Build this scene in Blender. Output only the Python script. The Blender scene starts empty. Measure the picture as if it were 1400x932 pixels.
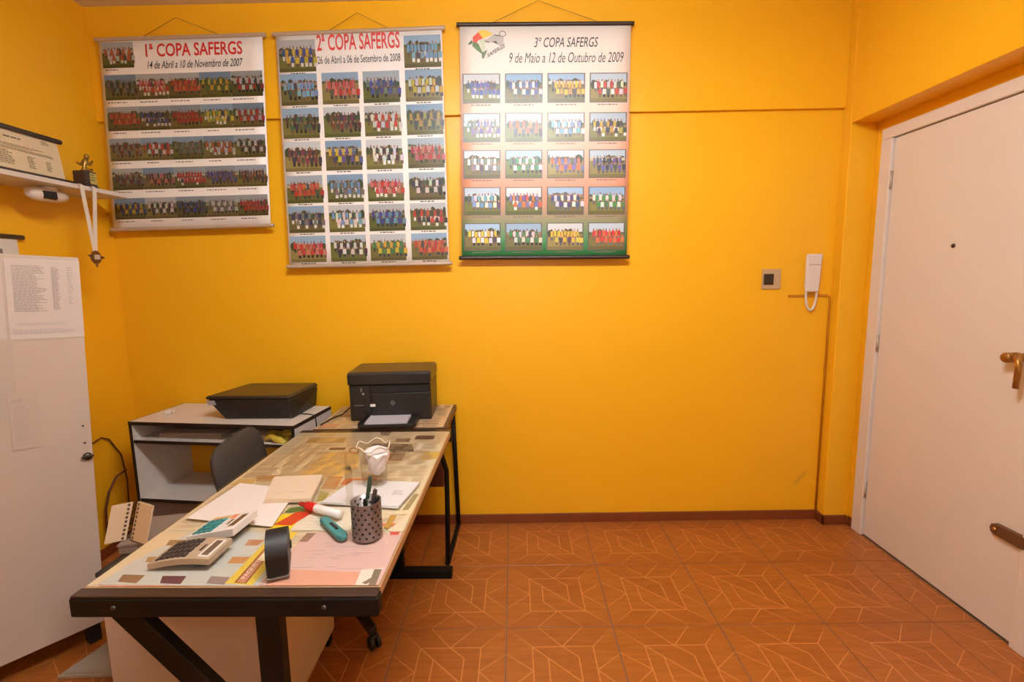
import bpy, bmesh, math, random
from mathutils import Vector, Matrix
random.seed(7)
SC = bpy.context.scene
C = SC.collection
PI = math.pi

# ------------------------------------------------------------------ camera
H = 1.50
cam_d = bpy.data.cameras.new('camera'); cam = bpy.data.objects.new('camera', cam_d); C.objects.link(cam)
cam_d.sensor_fit = 'HORIZONTAL'; cam_d.sensor_width = 36.0; cam_d.lens = 676.99 / 1400 * 36.0
cam_d.clip_start = 0.02
_p, _y, _r = .1342, -.0055, -.0169
_f = Vector((math.sin(_y)*math.cos(_p), math.cos(_y)*math.cos(_p), -math.sin(_p)))
_rt = Vector((math.cos(_y), -math.sin(_y), 0)); _up = _rt.cross(_f)
_rt2 = math.cos(_r)*_rt + math.sin(_r)*_up; _up2 = -math.sin(_r)*_rt + math.cos(_r)*_up
cam.matrix_world = Matrix(((_rt2.x, _up2.x, -_f.x, 0), (_rt2.y, _up2.y, -_f.y, 0), (_rt2.z, _up2.z, -_f.z, H), (0, 0, 0, 1)))
SC.camera = cam

# ------------------------------------------------------------------ world, lights, exposure
w = bpy.data.worlds.new('world'); SC.world = w; w.use_nodes = True
w.node_tree.nodes['Background'].inputs[0].default_value = (1.0, .9, .78, 1)
w.node_tree.nodes['Background'].inputs[1].default_value = .0
SC.view_settings.view_transform = 'Standard'
SC.view_settings.look = 'None'
SC.view_settings.gamma = 1.0
SC.view_settings.use_curve_mapping = False
SC.view_settings.exposure = 0.0
LAMP_POWER = 142.0; LAMP_COLOR = (.90, .97, 1.0)
fl = bpy.data.lights.new('camera_flash_light', 'POINT'); fl.energy = 12; fl.shadow_soft_size = .05; fl.color = (.92, .97, 1.0)
flo = bpy.data.objects.new('camera_flash_light', fl); C.objects.link(flo); flo.location = (0, -.03, 1.64)

# ------------------------------------------------------------------ room measures (metres)
D = 2.848; XL = -2.26; XR = 1.956; XB = 1.812; YP = 2.775; ZC = 2.941; ZG = 2.36; YB = -1.75; ZS = .057

# ------------------------------------------------------------------ helpers
def lin(c):
    return tuple(((v/255)/12.92 if v/255 <= .04045 else ((v/255+.055)/1.055)**2.4) for v in c)
MATS = {}
def mat(name, rgb, rough=.5, metal=0., noise=0., scale=40., bump=0., bscale=200., coat=0., spec=.5, emit=None):
    if name in MATS: return MATS[name]
    m = bpy.data.materials.new(name); m.use_nodes = True; nt = m.node_tree
    b = nt.nodes['Principled BSDF']; c = lin(rgb) if max(rgb) > 1.01 else rgb
    b.inputs['Base Color'].default_value = (*c, 1); b.inputs['Roughness'].default_value = rough
    b.inputs['Metallic'].default_value = metal; b.inputs['Coat Weight'].default_value = coat
    b.inputs['Specular IOR Level'].default_value = spec
    tc = nt.nodes.new('ShaderNodeTexCoord')
    if noise:
        n = nt.nodes.new('ShaderNodeTexNoise'); n.inputs['Scale'].default_value = scale; n.inputs['Detail'].default_value = 5
        nt.links.new(tc.outputs['Object'], n.inputs['Vector'])
        mx = nt.nodes.new('ShaderNodeMix'); mx.data_type = 'RGBA'
        mx.inputs[6].default_value = (*[v*(1-noise) for v in c], 1); mx.inputs[7].default_value = (*[min(1, v*(1+noise)) for v in c], 1)
        nt.links.new(n.outputs['Fac'], mx.inputs[0]); nt.links.new(mx.outputs[2], b.inputs['Base Color'])
    if bump:
        n2 = nt.nodes.new('ShaderNodeTexNoise'); n2.inputs['Scale'].default_value = bscale; n2.inputs['Detail'].default_value = 3
        nt.links.new(tc.outputs['Object'], n2.inputs['Vector'])
        bp = nt.nodes.new('ShaderNodeBump'); bp.inputs['Strength'].default_value = bump; bp.inputs['Distance'].default_value = .003
        nt.links.new(n2.outputs['Fac'], bp.inputs['Height']); nt.links.new(bp.outputs[0], b.inputs['Normal'])
    if emit:
        b.inputs['Emission Color'].default_value = (*lin(rgb), 1); b.inputs['Emission Strength'].default_value = emit
    MATS[name] = m
    return m
def print_mat(name, rough=.45, coat=0.):
    m = bpy.data.materials.new(name); m.use_nodes = True; nt = m.node_tree; b = nt.nodes['Principled BSDF']
    a = nt.nodes.new('ShaderNodeVertexColor'); a.layer_name = 'Col'
    nt.links.new(a.outputs['Color'], b.inputs['Base Color']); b.inputs['Roughness'].default_value = rough
    b.inputs['Coat Weight'].default_value = coat; b.inputs['Coat Roughness'].default_value = .12
    MATS[name] = m
    return m
def glass_mat(name, tint=(1, 1, 1), gloss=.12, ior=1.42):
    # thin clear glass: lets light straight through, mirrors at grazing angles
    m = bpy.data.materials.new(name); m.use_nodes = True; nt = m.node_tree
    for n in list(nt.nodes):
        if n.type != 'OUTPUT_MATERIAL': nt.nodes.remove(n)
    out = [n for n in nt.nodes if n.type == 'OUTPUT_MATERIAL'][0]
    t = nt.nodes.new('ShaderNodeBsdfTransparent'); t.inputs[0].default_value = (*tint, 1)
    g = nt.nodes.new('ShaderNodeBsdfGlossy'); g.inputs['Roughness'].default_value = gloss
    fr0 = nt.nodes.new('ShaderNodeFresnel'); fr0.inputs[0].default_value = ior; ge = nt.nodes.new('ShaderNodeNewGeometry')
    iv = nt.nodes.new('ShaderNodeMath'); iv.operation = 'SUBTRACT'; iv.inputs[0].default_value = 1.; nt.links.new(ge.outputs['Backfacing'], iv.inputs[1])
    fr = nt.nodes.new('ShaderNodeMath'); fr.operation = 'MULTIPLY'; nt.links.new(fr0.outputs[0], fr.inputs[0]); nt.links.new(iv.outputs[0], fr.inputs[1])
    mx = nt.nodes.new('ShaderNodeMixShader')
    nt.links.new(fr.outputs[0], mx.inputs[0]); nt.links.new(t.outputs[0], mx.inputs[1]); nt.links.new(g.outputs[0], mx.inputs[2])
    nt.links.new(mx.outputs[0], out.inputs[0])
    MATS[name] = m
    return m

def mesh_obj(name, me, m=None, parent=None, loc=(0, 0, 0), rot=(0, 0, 0)):
    o = bpy.data.objects.new(name, me); C.objects.link(o)
    if m is not None:
        for k in (m if isinstance(m, (list, tuple)) else [m]): me.materials.append(k)
    o.parent = parent; o.location = loc; o.rotation_euler = rot
    return o
def tag(o, label=None, cat=None, group=None, kind=None):
    if label: o['label'] = label
    if cat: o['category'] = cat
    if group: o['group'] = group
    if kind: o['kind'] = kind
    return o
def thing(name, label, cat, loc=(0, 0, 0), rotz=0., group=None):
    o = bpy.data.objects.new(name, None); C.objects.link(o); o.empty_display_size = .05
    o.location = loc; o.rotation_euler = (0, 0, rotz)
    return tag(o, label, cat, group)

class MB:
    """collects shapes into one mesh"""
    def __init__(self): self.bm = bmesh.new()
    def box(self, lo, hi, mi=0, bev=0., M=None, seg=2):
        b = self.bm; x0, y0, z0 = lo; x1, y1, z1 = hi
        t = bmesh.new()
        v = [t.verts.new(p) for p in ((x0,y0,z0),(x1,y0,z0),(x1,y1,z0),(x0,y1,z0),(x0,y0,z1),(x1,y0,z1),(x1,y1,z1),(x0,y1,z1))]
        for f in ((0,3,2,1),(4,5,6,7),(0,1,5,4),(1,2,6,5),(2,3,7,6),(3,0,4,7)): t.faces.new([v[i] for i in f])
        if bev: bmesh.ops.bevel(t, geom=list(t.edges), offset=bev, segments=seg, profile=.5, affect='EDGES')
        return self.merge(t, mi, M)
    def hexa(self, bottom, top, mi=0, bev=0., seg=2):
        t = bmesh.new()
        v = [t.verts.new(p) for p in list(bottom) + list(top)]; n = len(bottom)
        t.faces.new([v[i] for i in reversed(range(n))]); t.faces.new([v[n+i] for i in range(n)])
        for i in range(n): t.faces.new([v[i], v[(i+1) % n], v[n+(i+1) % n], v[n+i]])
        if bev: bmesh.ops.bevel(t, geom=list(t.edges), offset=bev, segments=seg, profile=.5, affect='EDGES')
        return self.merge(t, mi)
    def merge(self, t, mi=0, M=None):
        mp = {}
        for v in t.verts: mp[v] = self.bm.verts.new(M @ v.co if M else v.co)
        for f in t.faces:
            try:
                nf = self.bm.faces.new([mp[v] for v in f.verts]); nf.material_index = mi; nf.smooth = f.smooth
            except ValueError: pass
        t.free(); return self
    def tube(self, pts, r, seg=10, mi=0, closed=False, cap=True):
        pts = [Vector(p) for p in pts]; n = len(pts); rs = r if isinstance(r, (list, tuple)) else [r]*n
        rings = []; prev = None
        for i, p in enumerate(pts):
            a = pts[i-1] if (i > 0 or closed) else p; c = pts[(i+1) % n] if (i < n-1 or closed) else p
            d = (c - a).normalized()
            if prev is None:
                u = d.orthogonal().normalized()
            else:
                u = (prev - d*prev.dot(d))
                u = u.normalized() if u.length > 1e-6 else d.orthogonal().normalized()
            prev = u; v = d.cross(u)
            rings.append([self.bm.verts.new(p + rs[i]*(math.cos(2*PI*k/seg)*u + math.sin(2*PI*k/seg)*v)) for k in range(seg)])
        m = n if closed else n-1
        for i in range(m):
            A, B = rings[i], rings[(i+1) % n]
            for k in range(seg):
                f = self.bm.faces.new((A[k], A[(k+1) % seg], B[(k+1) % seg], B[k])); f.smooth = True; f.material_index = mi
        if cap and not closed:
            f = self.bm.faces.new(list(reversed(rings[0]))); f.material_index = mi
            f = self.bm.faces.new(rings[-1]); f.material_index = mi
        return self
    def lathe(self, prof, seg=24, c=(0, 0, 0), mi=0, axis='z', smooth=True):
        rings = []
        for r, z in prof:
            ring = []
            for k in range(seg):
                a = 2*PI*k/seg; x, y = max(r, 1e-5)*math.cos(a), max(r, 1e-5)*math.sin(a)
                p = (x, y, z) if axis == 'z' else (x, z, y) if axis == 'y' else (z, x, y)
                ring.append(self.bm.verts.new(Vector(p) + Vector(c)))
            rings.append(ring)
        for A, B in zip(rings, rings[1:]):
            for k in range(seg):
                f = self.bm.faces.new((A[k], A[(k+1) % seg], B[(k+1) % seg], B[k])); f.smooth = smooth; f.material_index = mi
        return self
    def prism(self, poly, z0, z1, mi=0, bev=0., M=None):
        t = bmesh.new(); n = len(poly)
        a = [t.verts.new((x, y, z0)) for x, y in poly]; b = [t.verts.new((x, y, z1)) for x, y in poly]
        t.faces.new(list(reversed(a))); t.faces.new(b)
        for i in range(n): t.faces.new((a[i], a[(i+1) % n], b[(i+1) % n], b[i]))
        if bev: bmesh.ops.bevel(t, geom=[e for e in t.edges if abs(e.verts[0].co.z - e.verts[1].co.z) < 1e-6], offset=bev, segments=2, profile=.5, affect='EDGES')
        return self.merge(t, mi, M)
    def mesh(self, name, recalc=True):
        if recalc: bmesh.ops.recalc_face_normals(self.bm, faces=list(self.bm.faces))
        me = bpy.data.meshes.new(name); self.bm.to_mesh(me); self.bm.free(); return me
    def build(self, name, m, parent=None, loc=(0, 0, 0), rot=(0, 0, 0)):
        return mesh_obj(name, self.mesh(name), m, parent, loc, rot)
def struct(o): o['kind'] = 'structure'; return o

class Print:
    """flat print: coloured polygons in a sheet's own plane"""
    def __init__(self): self.v = []; self.f = []; self.c = []
    def poly(self, pts, rgb, k=1., grad=None):
        i = len(self.v); self.v += list(pts); self.f.append(tuple(range(i, i+len(pts))))
        self.c.append([tuple(min(1, x*k) for x in lin(g)) for g in grad] if grad else [tuple(min(1, x*k) for x in lin(rgb))]*len(pts))
    def rect(self, x0, y0, x1, y1, rgb, k=1.): self.poly([(x0, y0), (x1, y0), (x1, y1), (x0, y1)], rgb, k)
    def disc(self, cx, cy, r, rgb, n=10, ry=None): self.poly([(cx+r*math.cos(2*PI*a/n), cy+(ry or r)*math.sin(2*PI*a/n)) for a in range(n)], rgb)
    def build(self, name, mp, m, parent=None, step=2e-6, loc=(0,0,0), rot=(0,0,0)):
        vs = []; k = 0
        for f in self.f:
            for i in f: vs.append(mp(self.v[i][0], self.v[i][1], k*step))
            k += 1
        me = bpy.data.meshes.new(name); idx = 0; fs = []
        for f in self.f: fs.append(tuple(range(idx, idx+len(f)))); idx += len(f)
        me.from_pydata(vs, [], fs)
        ca = me.color_attributes.new('Col', 'FLOAT_COLOR', 'CORNER')
        flat = [c for cs in self.c for c in cs]
        for i, c in enumerate(flat): ca.data[i].color = (*c, 1)
        me.update()
        return mesh_obj(name, me, m, parent, loc, rot)

def text_pts(body, bold=0., shear=0., res=3):
    """outline text with the built-in face -> (verts2d normalised to 0..1 box, faces, aspect)"""
    cu = bpy.data.curves.new('lettering', 'FONT'); cu.body = body; cu.size = 1.; cu.offset = bold; cu.resolution_u = res
    o = bpy.data.objects.new('lettering_source', cu); C.objects.link(o)
    dg = bpy.context.evaluated_depsgraph_get(); me = bpy.data.meshes.new_from_object(o.evaluated_get(dg))
    vs = [(v.co.x + shear*v.co.y, v.co.y) for v in me.vertices]; fs = [tuple(p.vertices) for p in me.polygons]
    bpy.data.objects.remove(o); bpy.data.curves.remove(cu); bpy.data.meshes.remove(me)
    xs = [v[0] for v in vs]; ys = [v[1] for v in vs]; x0, x1, y0, y1 = min(xs), max(xs), min(ys), max(ys)
    return [((x-x0)/(x1-x0), (y-y0)/(y1-y0)) for x, y in vs], fs, (x1-x0)/(y1-y0)
def lettering(name, body, mp, box, m, parent, bold=0., shear=0.):
    vs, fs, _ = text_pts(body, bold, shear); x0, y0, x1, y1 = box
    me = bpy.data.meshes.new(name); me.from_pydata([mp(x0+(x1-x0)*a, y0+(y1-y0)*b, 0) for a, b in vs], [], fs); me.update()
    return mesh_obj(name, me, m, parent)

# ------------------------------------------------------------------ materials of the room
def wall_paint():
    m = bpy.data.materials.new('yellow_wall_paint'); m.use_nodes = True; nt = m.node_tree; L = nt.links
    b = nt.nodes['Principled BSDF']; tc = nt.nodes.new('ShaderNodeTexCoord')
    n = nt.nodes.new('ShaderNodeTexNoise'); n.inputs['Scale'].default_value = 1.6; n.inputs['Detail'].default_value = 6; n.inputs['Roughness'].default_value = .6
    L.new(tc.outputs['Object'], n.inputs['Vector'])
    mx = nt.nodes.new('ShaderNodeMix'); mx.data_type = 'RGBA'
    mx.inputs[6].default_value = (.88, .445, .010, 1); mx.inputs[7].default_value = (.95, .485, .015, 1)
    L.new(n.outputs['Fac'], mx.inputs[0])
    # rubbed grey scuff low on the back wall by the pillar
    mp = nt.nodes.new('ShaderNodeMapping'); mp.inputs['Location'].default_value = (-1.70, 0, -.255)
    mp2 = nt.nodes.new('ShaderNodeMapping'); mp2.vector_type = 'TEXTURE'; mp2.inputs['Rotation'].default_value = (0, math.radians(-52), 0); mp2.inputs['Scale'].default_value = (.10, 5, .022)
    L.new(tc.outputs['Object'], mp.inputs[0]); L.new(mp.outputs[0], mp2.inputs[0])
    ln = nt.nodes.new('ShaderNodeVectorMath'); ln.operation = 'LENGTH'; L.new(mp2.outputs[0], ln.inputs[0])
    n3 = nt.nodes.new('ShaderNodeTexNoise'); n3.inputs['Scale'].default_value = 18; L.new(tc.outputs['Object'], n3.inputs['Vector'])
    ad = nt.nodes.new('ShaderNodeMath'); ad.operation = 'ADD'; L.new(ln.outputs['Value'], ad.inputs[0]); L.new(n3.outputs['Fac'], ad.inputs[1])
    mr = nt.nodes.new('ShaderNodeMapRange'); mr.inputs[1].default_value = .55; mr.inputs[2].default_value = 1.6; mr.inputs[3].default_value = .5; mr.inputs[4].default_value = 0
    L.new(ad.outputs[0], mr.inputs[0])
    mx2 = nt.nodes.new('ShaderNodeMix'); mx2.data_type = 'RGBA'; mx2.inputs[7].default_value = (.28, .15, .04, 1)
    L.new(mr.outputs[0], mx2.inputs[0]); L.new(mx.outputs[2], mx2.inputs[6]); L.new(mx2.outputs[2], b.inputs['Base Color'])
    b.inputs['Roughness'].default_value = .36; b.inputs['Specular IOR Level'].default_value = .4
    n2 = nt.nodes.new('ShaderNodeTexNoise'); n2.inputs['Scale'].default_value = 55; n2.inputs['Detail'].default_value = 4
    L.new(tc.outputs['Object'], n2.inputs['Vector'])
    bp = nt.nodes.new('ShaderNodeBump'); bp.inputs['Strength'].default_value = .12; bp.inputs['Distance'].default_value = .004
    L.new(n2.outputs['Fac'], bp.inputs['Height']); L.new(bp.outputs[0], b.inputs['Normal'])
    return m
WALL = wall_paint()
CEIL = mat('ceiling_paint', (226, 214, 200), .8, noise=.04, scale=6)
SKIRT = mat('brown_skirting', (122, 60, 28), .35, noise=.18, scale=9)
GROUT = mat('grey_grout', (112, 88, 74), .85, noise=.12, scale=60)
def tile_mat(name, a, b_):
    m = bpy.data.materials.new(name); m.use_nodes = True; nt = m.node_tree; L = nt.links; b = nt.nodes['Principled BSDF']
    tc = nt.nodes.new('ShaderNodeTexCoord'); oi = nt.nodes.new('ShaderNodeObjectInfo')
    mp = nt.nodes.new('ShaderNodeMapping'); mp.inputs['Scale'].default_value = (3, 26, 3); mp.inputs['Rotation'].default_value = (0, 0, .5)
    cb = nt.nodes.new('ShaderNodeCombineXYZ'); L.new(oi.outputs['Random'], cb.inputs[0]); L.new(oi.outputs['Random'], cb.inputs[1])
    sc = nt.nodes.new('ShaderNodeVectorMath'); sc.operation = 'SCALE'; sc.inputs['Scale'].default_value = 9; L.new(cb.outputs[0], sc.inputs[0])
    L.new(tc.outputs['Object'], mp.inputs[0]); L.new(sc.outputs[0], mp.inputs['Location'])
    n = nt.nodes.new('ShaderNodeTexNoise'); n.inputs['Scale'].default_value = 2.2; n.inputs['Detail'].default_value = 6; n.inputs['Roughness'].default_value = .65
    L.new(mp.outputs[0], n.inputs['Vector'])
    mx = nt.nodes.new('ShaderNodeMix'); mx.data_type = 'RGBA'; mx.inputs[6].default_value = (*a, 1); mx.inputs[7].default_value = (*b_, 1)
    mr = nt.nodes.new('ShaderNodeMapRange'); mr.inputs[1].default_value = .25; mr.inputs[2].default_value = .75; L.new(n.outputs['Fac'], mr.inputs[0])
    L.new(mr.outputs[0], mx.inputs[0]); L.new(mx.outputs[2], b.inputs['Base Color'])
    b.inputs['Roughness'].default_value = .36
    return m
TILE = [tile_mat('terracotta_tile', (.29, .082, .013), (.44, .138, .025)), tile_mat('terracotta_tile_shade', (.265, .072, .011), (.405, .122, .022)),
        mat('tile_line', (.565, .225, .07), .35)]

# ------------------------------------------------------------------ floor with tiles
fl_m = MB().box((XL-.1, YB-.1, -.05), (XR+.1, D+.1, -.002)); floor = struct(fl_m.build('floor', GROUT))
W = .4543; OX = -.0549; OY = 2.393
TL = []   # tile line segments, tile coordinates 0..1 (t runs toward the camera)
for p in [[(0,0),(.235,.25)], [(1,0),(.775,.25)], [(1,1),(.775,.78)], [(0,1),(.235,.78)],
          [(.235,.25),(.775,.25),(.775,.78),(.235,.78),(.235,.25)], [(.235,.25),(.775,.78)],
          [(.37,.385),(.37,.64),(.5,.78)], [(.635,.64),(.635,.37),(.5,.25)],
          [(0,.33),(.235,.52),(0,.72)], [(1,.34),(.775,.52),(1,.74)], [(.3,0),(.5,.25),(.71,0)], [(.3,1),(.5,.78),(.72,1)]]:
    TL += list(zip(p, p[1:]))
def tile_mesh(name, x0, x1):
    """one tile cut to x0..x1 (fractions)"""
    g = .0022; s = W
    m = MB(); m.box((x0*s+g, g-s, -.008), (x1*s-g, -g, 0), 0, bev=.0006, seg=1)
    # differently grained facets: the four V triangles and the inner half-squares sit as flat inlays
    def inlay(poly, mi, h):
        q = []
        for a, b in poly: q.append((min(max(a*s, x0*s+g*2), x1*s-g*2), max(min(-b*s, -g*2), -s+g*2)))
        try: 
            f = m.bm.faces.new([m.bm.verts.new((x, y, h)) for x, y in q]); f.material_index = mi
            if f.normal.z < 0 or True:
                f.normal_update()
                if f.normal.z < 0: f.normal_flip()
        except ValueError: pass
    if x0 == 0 and x1 == 1:
        inlay([(.235,.25),(.775,.25),(.775,.78)], 1, .00008)
        inlay([(0,0),(1,0),(.775,.25),(.235,.25)], 1, .00008); inlay([(0,1),(.235,.78),(.775,.78),(1,1)], 1, .00008)
    hw = .0023
    for (a, b), (c, d) in TL:
        # clip to the piece that is kept
        if a > c: a, b, c, d = c, d, a, b
        if c <= x0 or a >= x1: continue
        if a < x0: b = b + (d-b)*(x0-a)/(c-a); a = x0
        if c > x1: d = b + (d-b)*(x1-a)/(c-a); c = x1
        p, q = Vector((a*s, -b*s, 0)), Vector((c*s, -d*s, 0))
        if (q-p).length < .004: continue
        u = (q-p).normalized(); n = Vector((-u.y, u.x, 0))*hw
        def cl(v): return (min(max(v.x, x0*s+g*1.3), x1*s-g*1.3), min(max(v.y, -s+g*1.3), -g*1.3), .00016)
        f = m.bm.faces.new([m.bm.verts.new(cl(v)) for v in (p-n, q-n, q+n, p+n)]); f.material_index = 2
        f.normal_update()
        if f.normal.z < 0: f.normal_flip()
    return m.mesh(name, recalc=False)
ia, ib = math.floor((XL-OX)/W), math.floor((XR-OX)/W)
tms = {'m': tile_mesh('tile', 0, 1), 'l': tile_mesh('tile', (XL-OX)/W-ia, 1), 'r': tile_mesh('tile', 0, (XR-OX)/W-ib)}
for me in tms.values():
    for k in TILE: me.materials.append(k)
for j in range(-1, 9):
    for i in range(ia, ib+1):
        me = tms['l' if i == ia else 'r' if i == ib else 'm']
        y = OY - j*W
        if y - W < YB: continue
        mesh_obj('tile', me, None, floor, (OX+i*W, y, 0))

# ------------------------------------------------------------------ walls, beams, ceiling
wb = struct(MB().box((XL-.1, D, 0), (XR+.1, D+.1, ZC)).build('wall_back', WALL))
ledge = struct(MB().box((XL, D-.022, ZG), (XB, D, ZC), bev=.003).build('wall_back_beam', WALL))
struct(MB().box((XL-.1, YB, 0), (XL, D, ZC)).build('wall_left', WALL))
struct(MB().box((XL-.1, YB-.1, 0), (XR+.1, YB, ZC)).build('wall_front', CEIL))  # unseen wall behind the camera, made off-white to cut the orange bounce light
DY0, DY1, DZ = 1.80, 2.645, 2.155     # door leaf
wr = MB(); wr.box((XR, YB, 0), (XR+.1, DY0-.065, ZC)); wr.box((XR, DY1+.08, 0), (XR+.1, D, ZC)); wr.box((XR, DY0-.065, DZ+.06), (XR+.1, DY1+.08, ZC))
struct(wr.build('wall_right', WALL))
struct(MB().box((XB, YP, 0), (XR, D, ZC), bev=.004).build('pillar', WALL))
struct(MB().box((XB, YB, 2.266), (XR, YP, ZC), bev=.004).build('door_wall_beam', WALL))
struct(MB().box((XL-.1, YB-.1, ZC), (XR+.1, D+.1, ZC+.1)).build('ceiling', CEIL))
def skirt(name, lo, hi): return struct(MB().box(lo, hi, bev=.004).build(name, SKIRT))
skirt('baseboard_back', (XL, D-.012, 0), (XB-.012, D, ZS))
b = MB(); b.box((XB-.012, YP-.012, 0), (XB, D, ZS), bev=.003); b.box((XB-.012, YP-.012, 0), (XR-.012, YP, ZS), bev=.003); struct(b.build('baseboard_pillar', SKIRT))
skirt('baseboard_right', (XR-.012, DY1+.082, 0), (XR, YP-.012, ZS))
skirt('baseboard_right_near', (XR-.012, YB, 0), (XR, DY0-.068, ZS))
skirt('baseboard_left', (XL, YB, 0), (XL+.012, D-.012, ZS))

# ------------------------------------------------------------------ door
DOOR = mat('door_paint', (230, 216, 204), .42, noise=.03, scale=5, bump=.05, bscale=30)
BRASS = mat('aged_brass', (168, 120, 58), .38, metal=.8, noise=.2, scale=90)
BROWNMET = mat('brown_latch_metal', (112, 78, 52), .45, metal=.35, noise=.25, scale=70)
STEEL = mat('painted_steel', (196, 178, 160), .4, metal=.3)
d1 = bpy.data.objects.new('door_1', None); C.objects.link(d1); d1.location = (XR, (DY0+DY1)/2, 0); struct(d1)
oy = (DY0+DY1)/2
f = MB(); f.box((-.014, DY1-oy+.004, 0), (.09, DY1-oy+.078, DZ+.003), bev=.003); f.box((-.014, DY0-oy-.064, 0), (.09, DY0-oy-.004, DZ+.003), bev=.003)
f.box((-.014, DY0-oy-.064, DZ+.004), (.09, DY1-oy+.078, DZ+.06), bev=.004); f.build('door_frame', DOOR, d1)
MB().box((.002, DY0-oy, .008), (.04, DY1-oy, DZ), bev=.003).build('door_leaf', DOOR, d1)
for z in (1.95, 1.10, .27):
    h = MB().tube([(-.004, DY1-oy+.002, z-.045), (-.004, DY1-oy+.002, z+.045)], .006, 10).build('hinge', STEEL, d1)
MB().lathe([(0, -.004), (.008, -.004), (.010, .002), (.010, .006)], 14, (0, 2.245-oy, 1.592), axis='x').build('peephole', mat('dark_peephole', (60, 34, 24), .3), d1)
lk = MB().lathe([(.001, -.052), (.017, -.052), (.020, -.047), (.020, .004)], 20, (0, 1.908-oy, 1.146), axis='x').build('lock_cylinder', BRASS, d1)
hd = MB(); hd.tube([(-.03, 1.885-oy, 1.15), (-.046, 1.862-oy, 1.15), (-.046, 1.855-oy, 1.12), (-.046, 1.857-oy, 1.035)], [.012, .012, .011, .010], 12); hd.tube([(.003, 1.885-oy, 1.15), (-.032, 1.885-oy, 1.15)], .016, 12)
hd.build('handle', BRASS, d1)
lt = MB(); lt.prism([(.11, .0), (.105, .016), (.09, .024), (-.01, .026), (-.03, .022), (-.03, -.022), (-.01, -.026), (.09, -.024), (.105, -.016)], -.018, .002, bev=.003,
   M=Matrix.Translation((0, 1.812-oy, .44)) @ Matrix(((0, 0, 1, 0), (1, 0, 0, 0), (0, 1, 0, 0), (0, 0, 0, 1))))
lt = lt.build('latch_plate', BROWNMET, d1)
MB().lathe([(0, -.024), (.008, -.022), (.009, -.016)], 12, (0, 1.90-oy, .44), axis='x').build('screw', BRASS, lt)

# ------------------------------------------------------------------ posters on the back wall
PRINT = print_mat('glossy_print', .38)
PHOTO = print_mat('photo_print', .34)
ALU = mat('pale_aluminium_rod', (196, 176, 158), .4, metal=.3)
BLACKROD = mat('dark_brown_rod', (52, 34, 28), .4)
CORD = mat('thin_brown_cord', (150, 104, 44), .7)
INKRED = mat('red_ink', (206, 44, 44), .45)
INKPINK = mat('faded_red_ink', (214, 72, 68), .45)
INKBLACK = mat('black_ink', (44, 38, 36), .45)
INKGREY = mat('grey_ink', (70, 66, 66), .45)
SKIN = [(150, 105, 80), (120, 80, 60), (176, 128, 100)]
def team_photo(name, mp, box, jersey, shorts, parent, dark=1., border=None, sky=None, n=9):
    """a printed football-team photograph: sky, tree line, grass, a standing and a crouching row"""
    x0, y0, x1, y1 = box; w_, h_ = x1-x0, y1-y0; P = Print()
    if border: P.rect(x0, y0, x1, y1, border); b = .03; x0 += w_*b; x1 -= w_*b; y0 += h_*b; y1 -= h_*b; w_, h_ = x1-x0, y1-y0
    sky = sky or random.choice([(150, 178, 204), (176, 190, 204), (196, 200, 204), (140, 170, 200)])
    grass = random.choice([(122, 118, 62), (104, 108, 56), (142, 128, 76), (112, 104, 60)])
    def r(a, b, c, d, col): P.rect(x0+a*w_, y0+b*h_, x0+c*w_, y0+d*h_, col, dark)
    r(0, 0, 1, 1, grass); hz = random.uniform(.58, .68); r(0, hz, 1, 1, sky)
    r(0, hz-.02, 1, hz+.06, (86, 92, 62))
    for k in range(7):
        a = random.random(); P.disc(x0+a*w_, y0+hz*h_, min(random.uniform(.06, .12)*w_, a*w_, (1-a)*w_), (60, 70, 48), 8, random.uniform(.08, .2)*h_)
    if random.random() < .45: r(.0, hz-.04, 1, hz+.07, random.choice([(206, 200, 192), (150, 120, 100), (190, 180, 150)]))
    r(0, 0, 1, .12, tuple(int(v*.82) for v in grass))
    for row, (yb, yt, m_) in enumerate(((.36, .80, n), (.16, .54, n-2))):
        sp = .84/m_; off = .08 + (0 if row == 0 else sp)
        for k in range(m_):
            cx = off + sp*(k+.5) + random.uniform(-.01, .01); hw = sp*.40; ht = yt-yb; dy = random.uniform(-.02, .02)
            j = jersey if isinstance(jersey[0], int) else jersey[(k+row) % len(jersey)]
            if random.random() < .08: j = (60, 60, 66)
            jj = tuple(max(0, min(255, int(v*.76+32)+random.randint(-14, 14))) for v in j)
            r(cx-hw*.75, yb+dy, cx+hw*.75, yb+ht*.34+dy, random.choice([shorts, shorts, (110, 86, 70)]))
            r(cx-hw, yb+ht*.30+dy, cx+hw, yb+ht*.80+dy, jj)
            r(cx-hw*.42, yb+ht*.80+dy, cx+hw*.42, yb+ht+dy, random.choice(SKIN))
    return P.build(name, mp, PHOTO, parent)
WH, BK, RD, OR, YE, GR, BL, LB, PU, MA, GY, PK = (232, 228, 224), (46, 42, 44), (204, 44, 40), (222, 96, 52), (226, 190, 52), (52, 124, 70), (52, 72, 160), (108, 164, 208), (98, 84, 158), (104, 40, 46), (120, 118, 116), (222, 110, 104)

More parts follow.
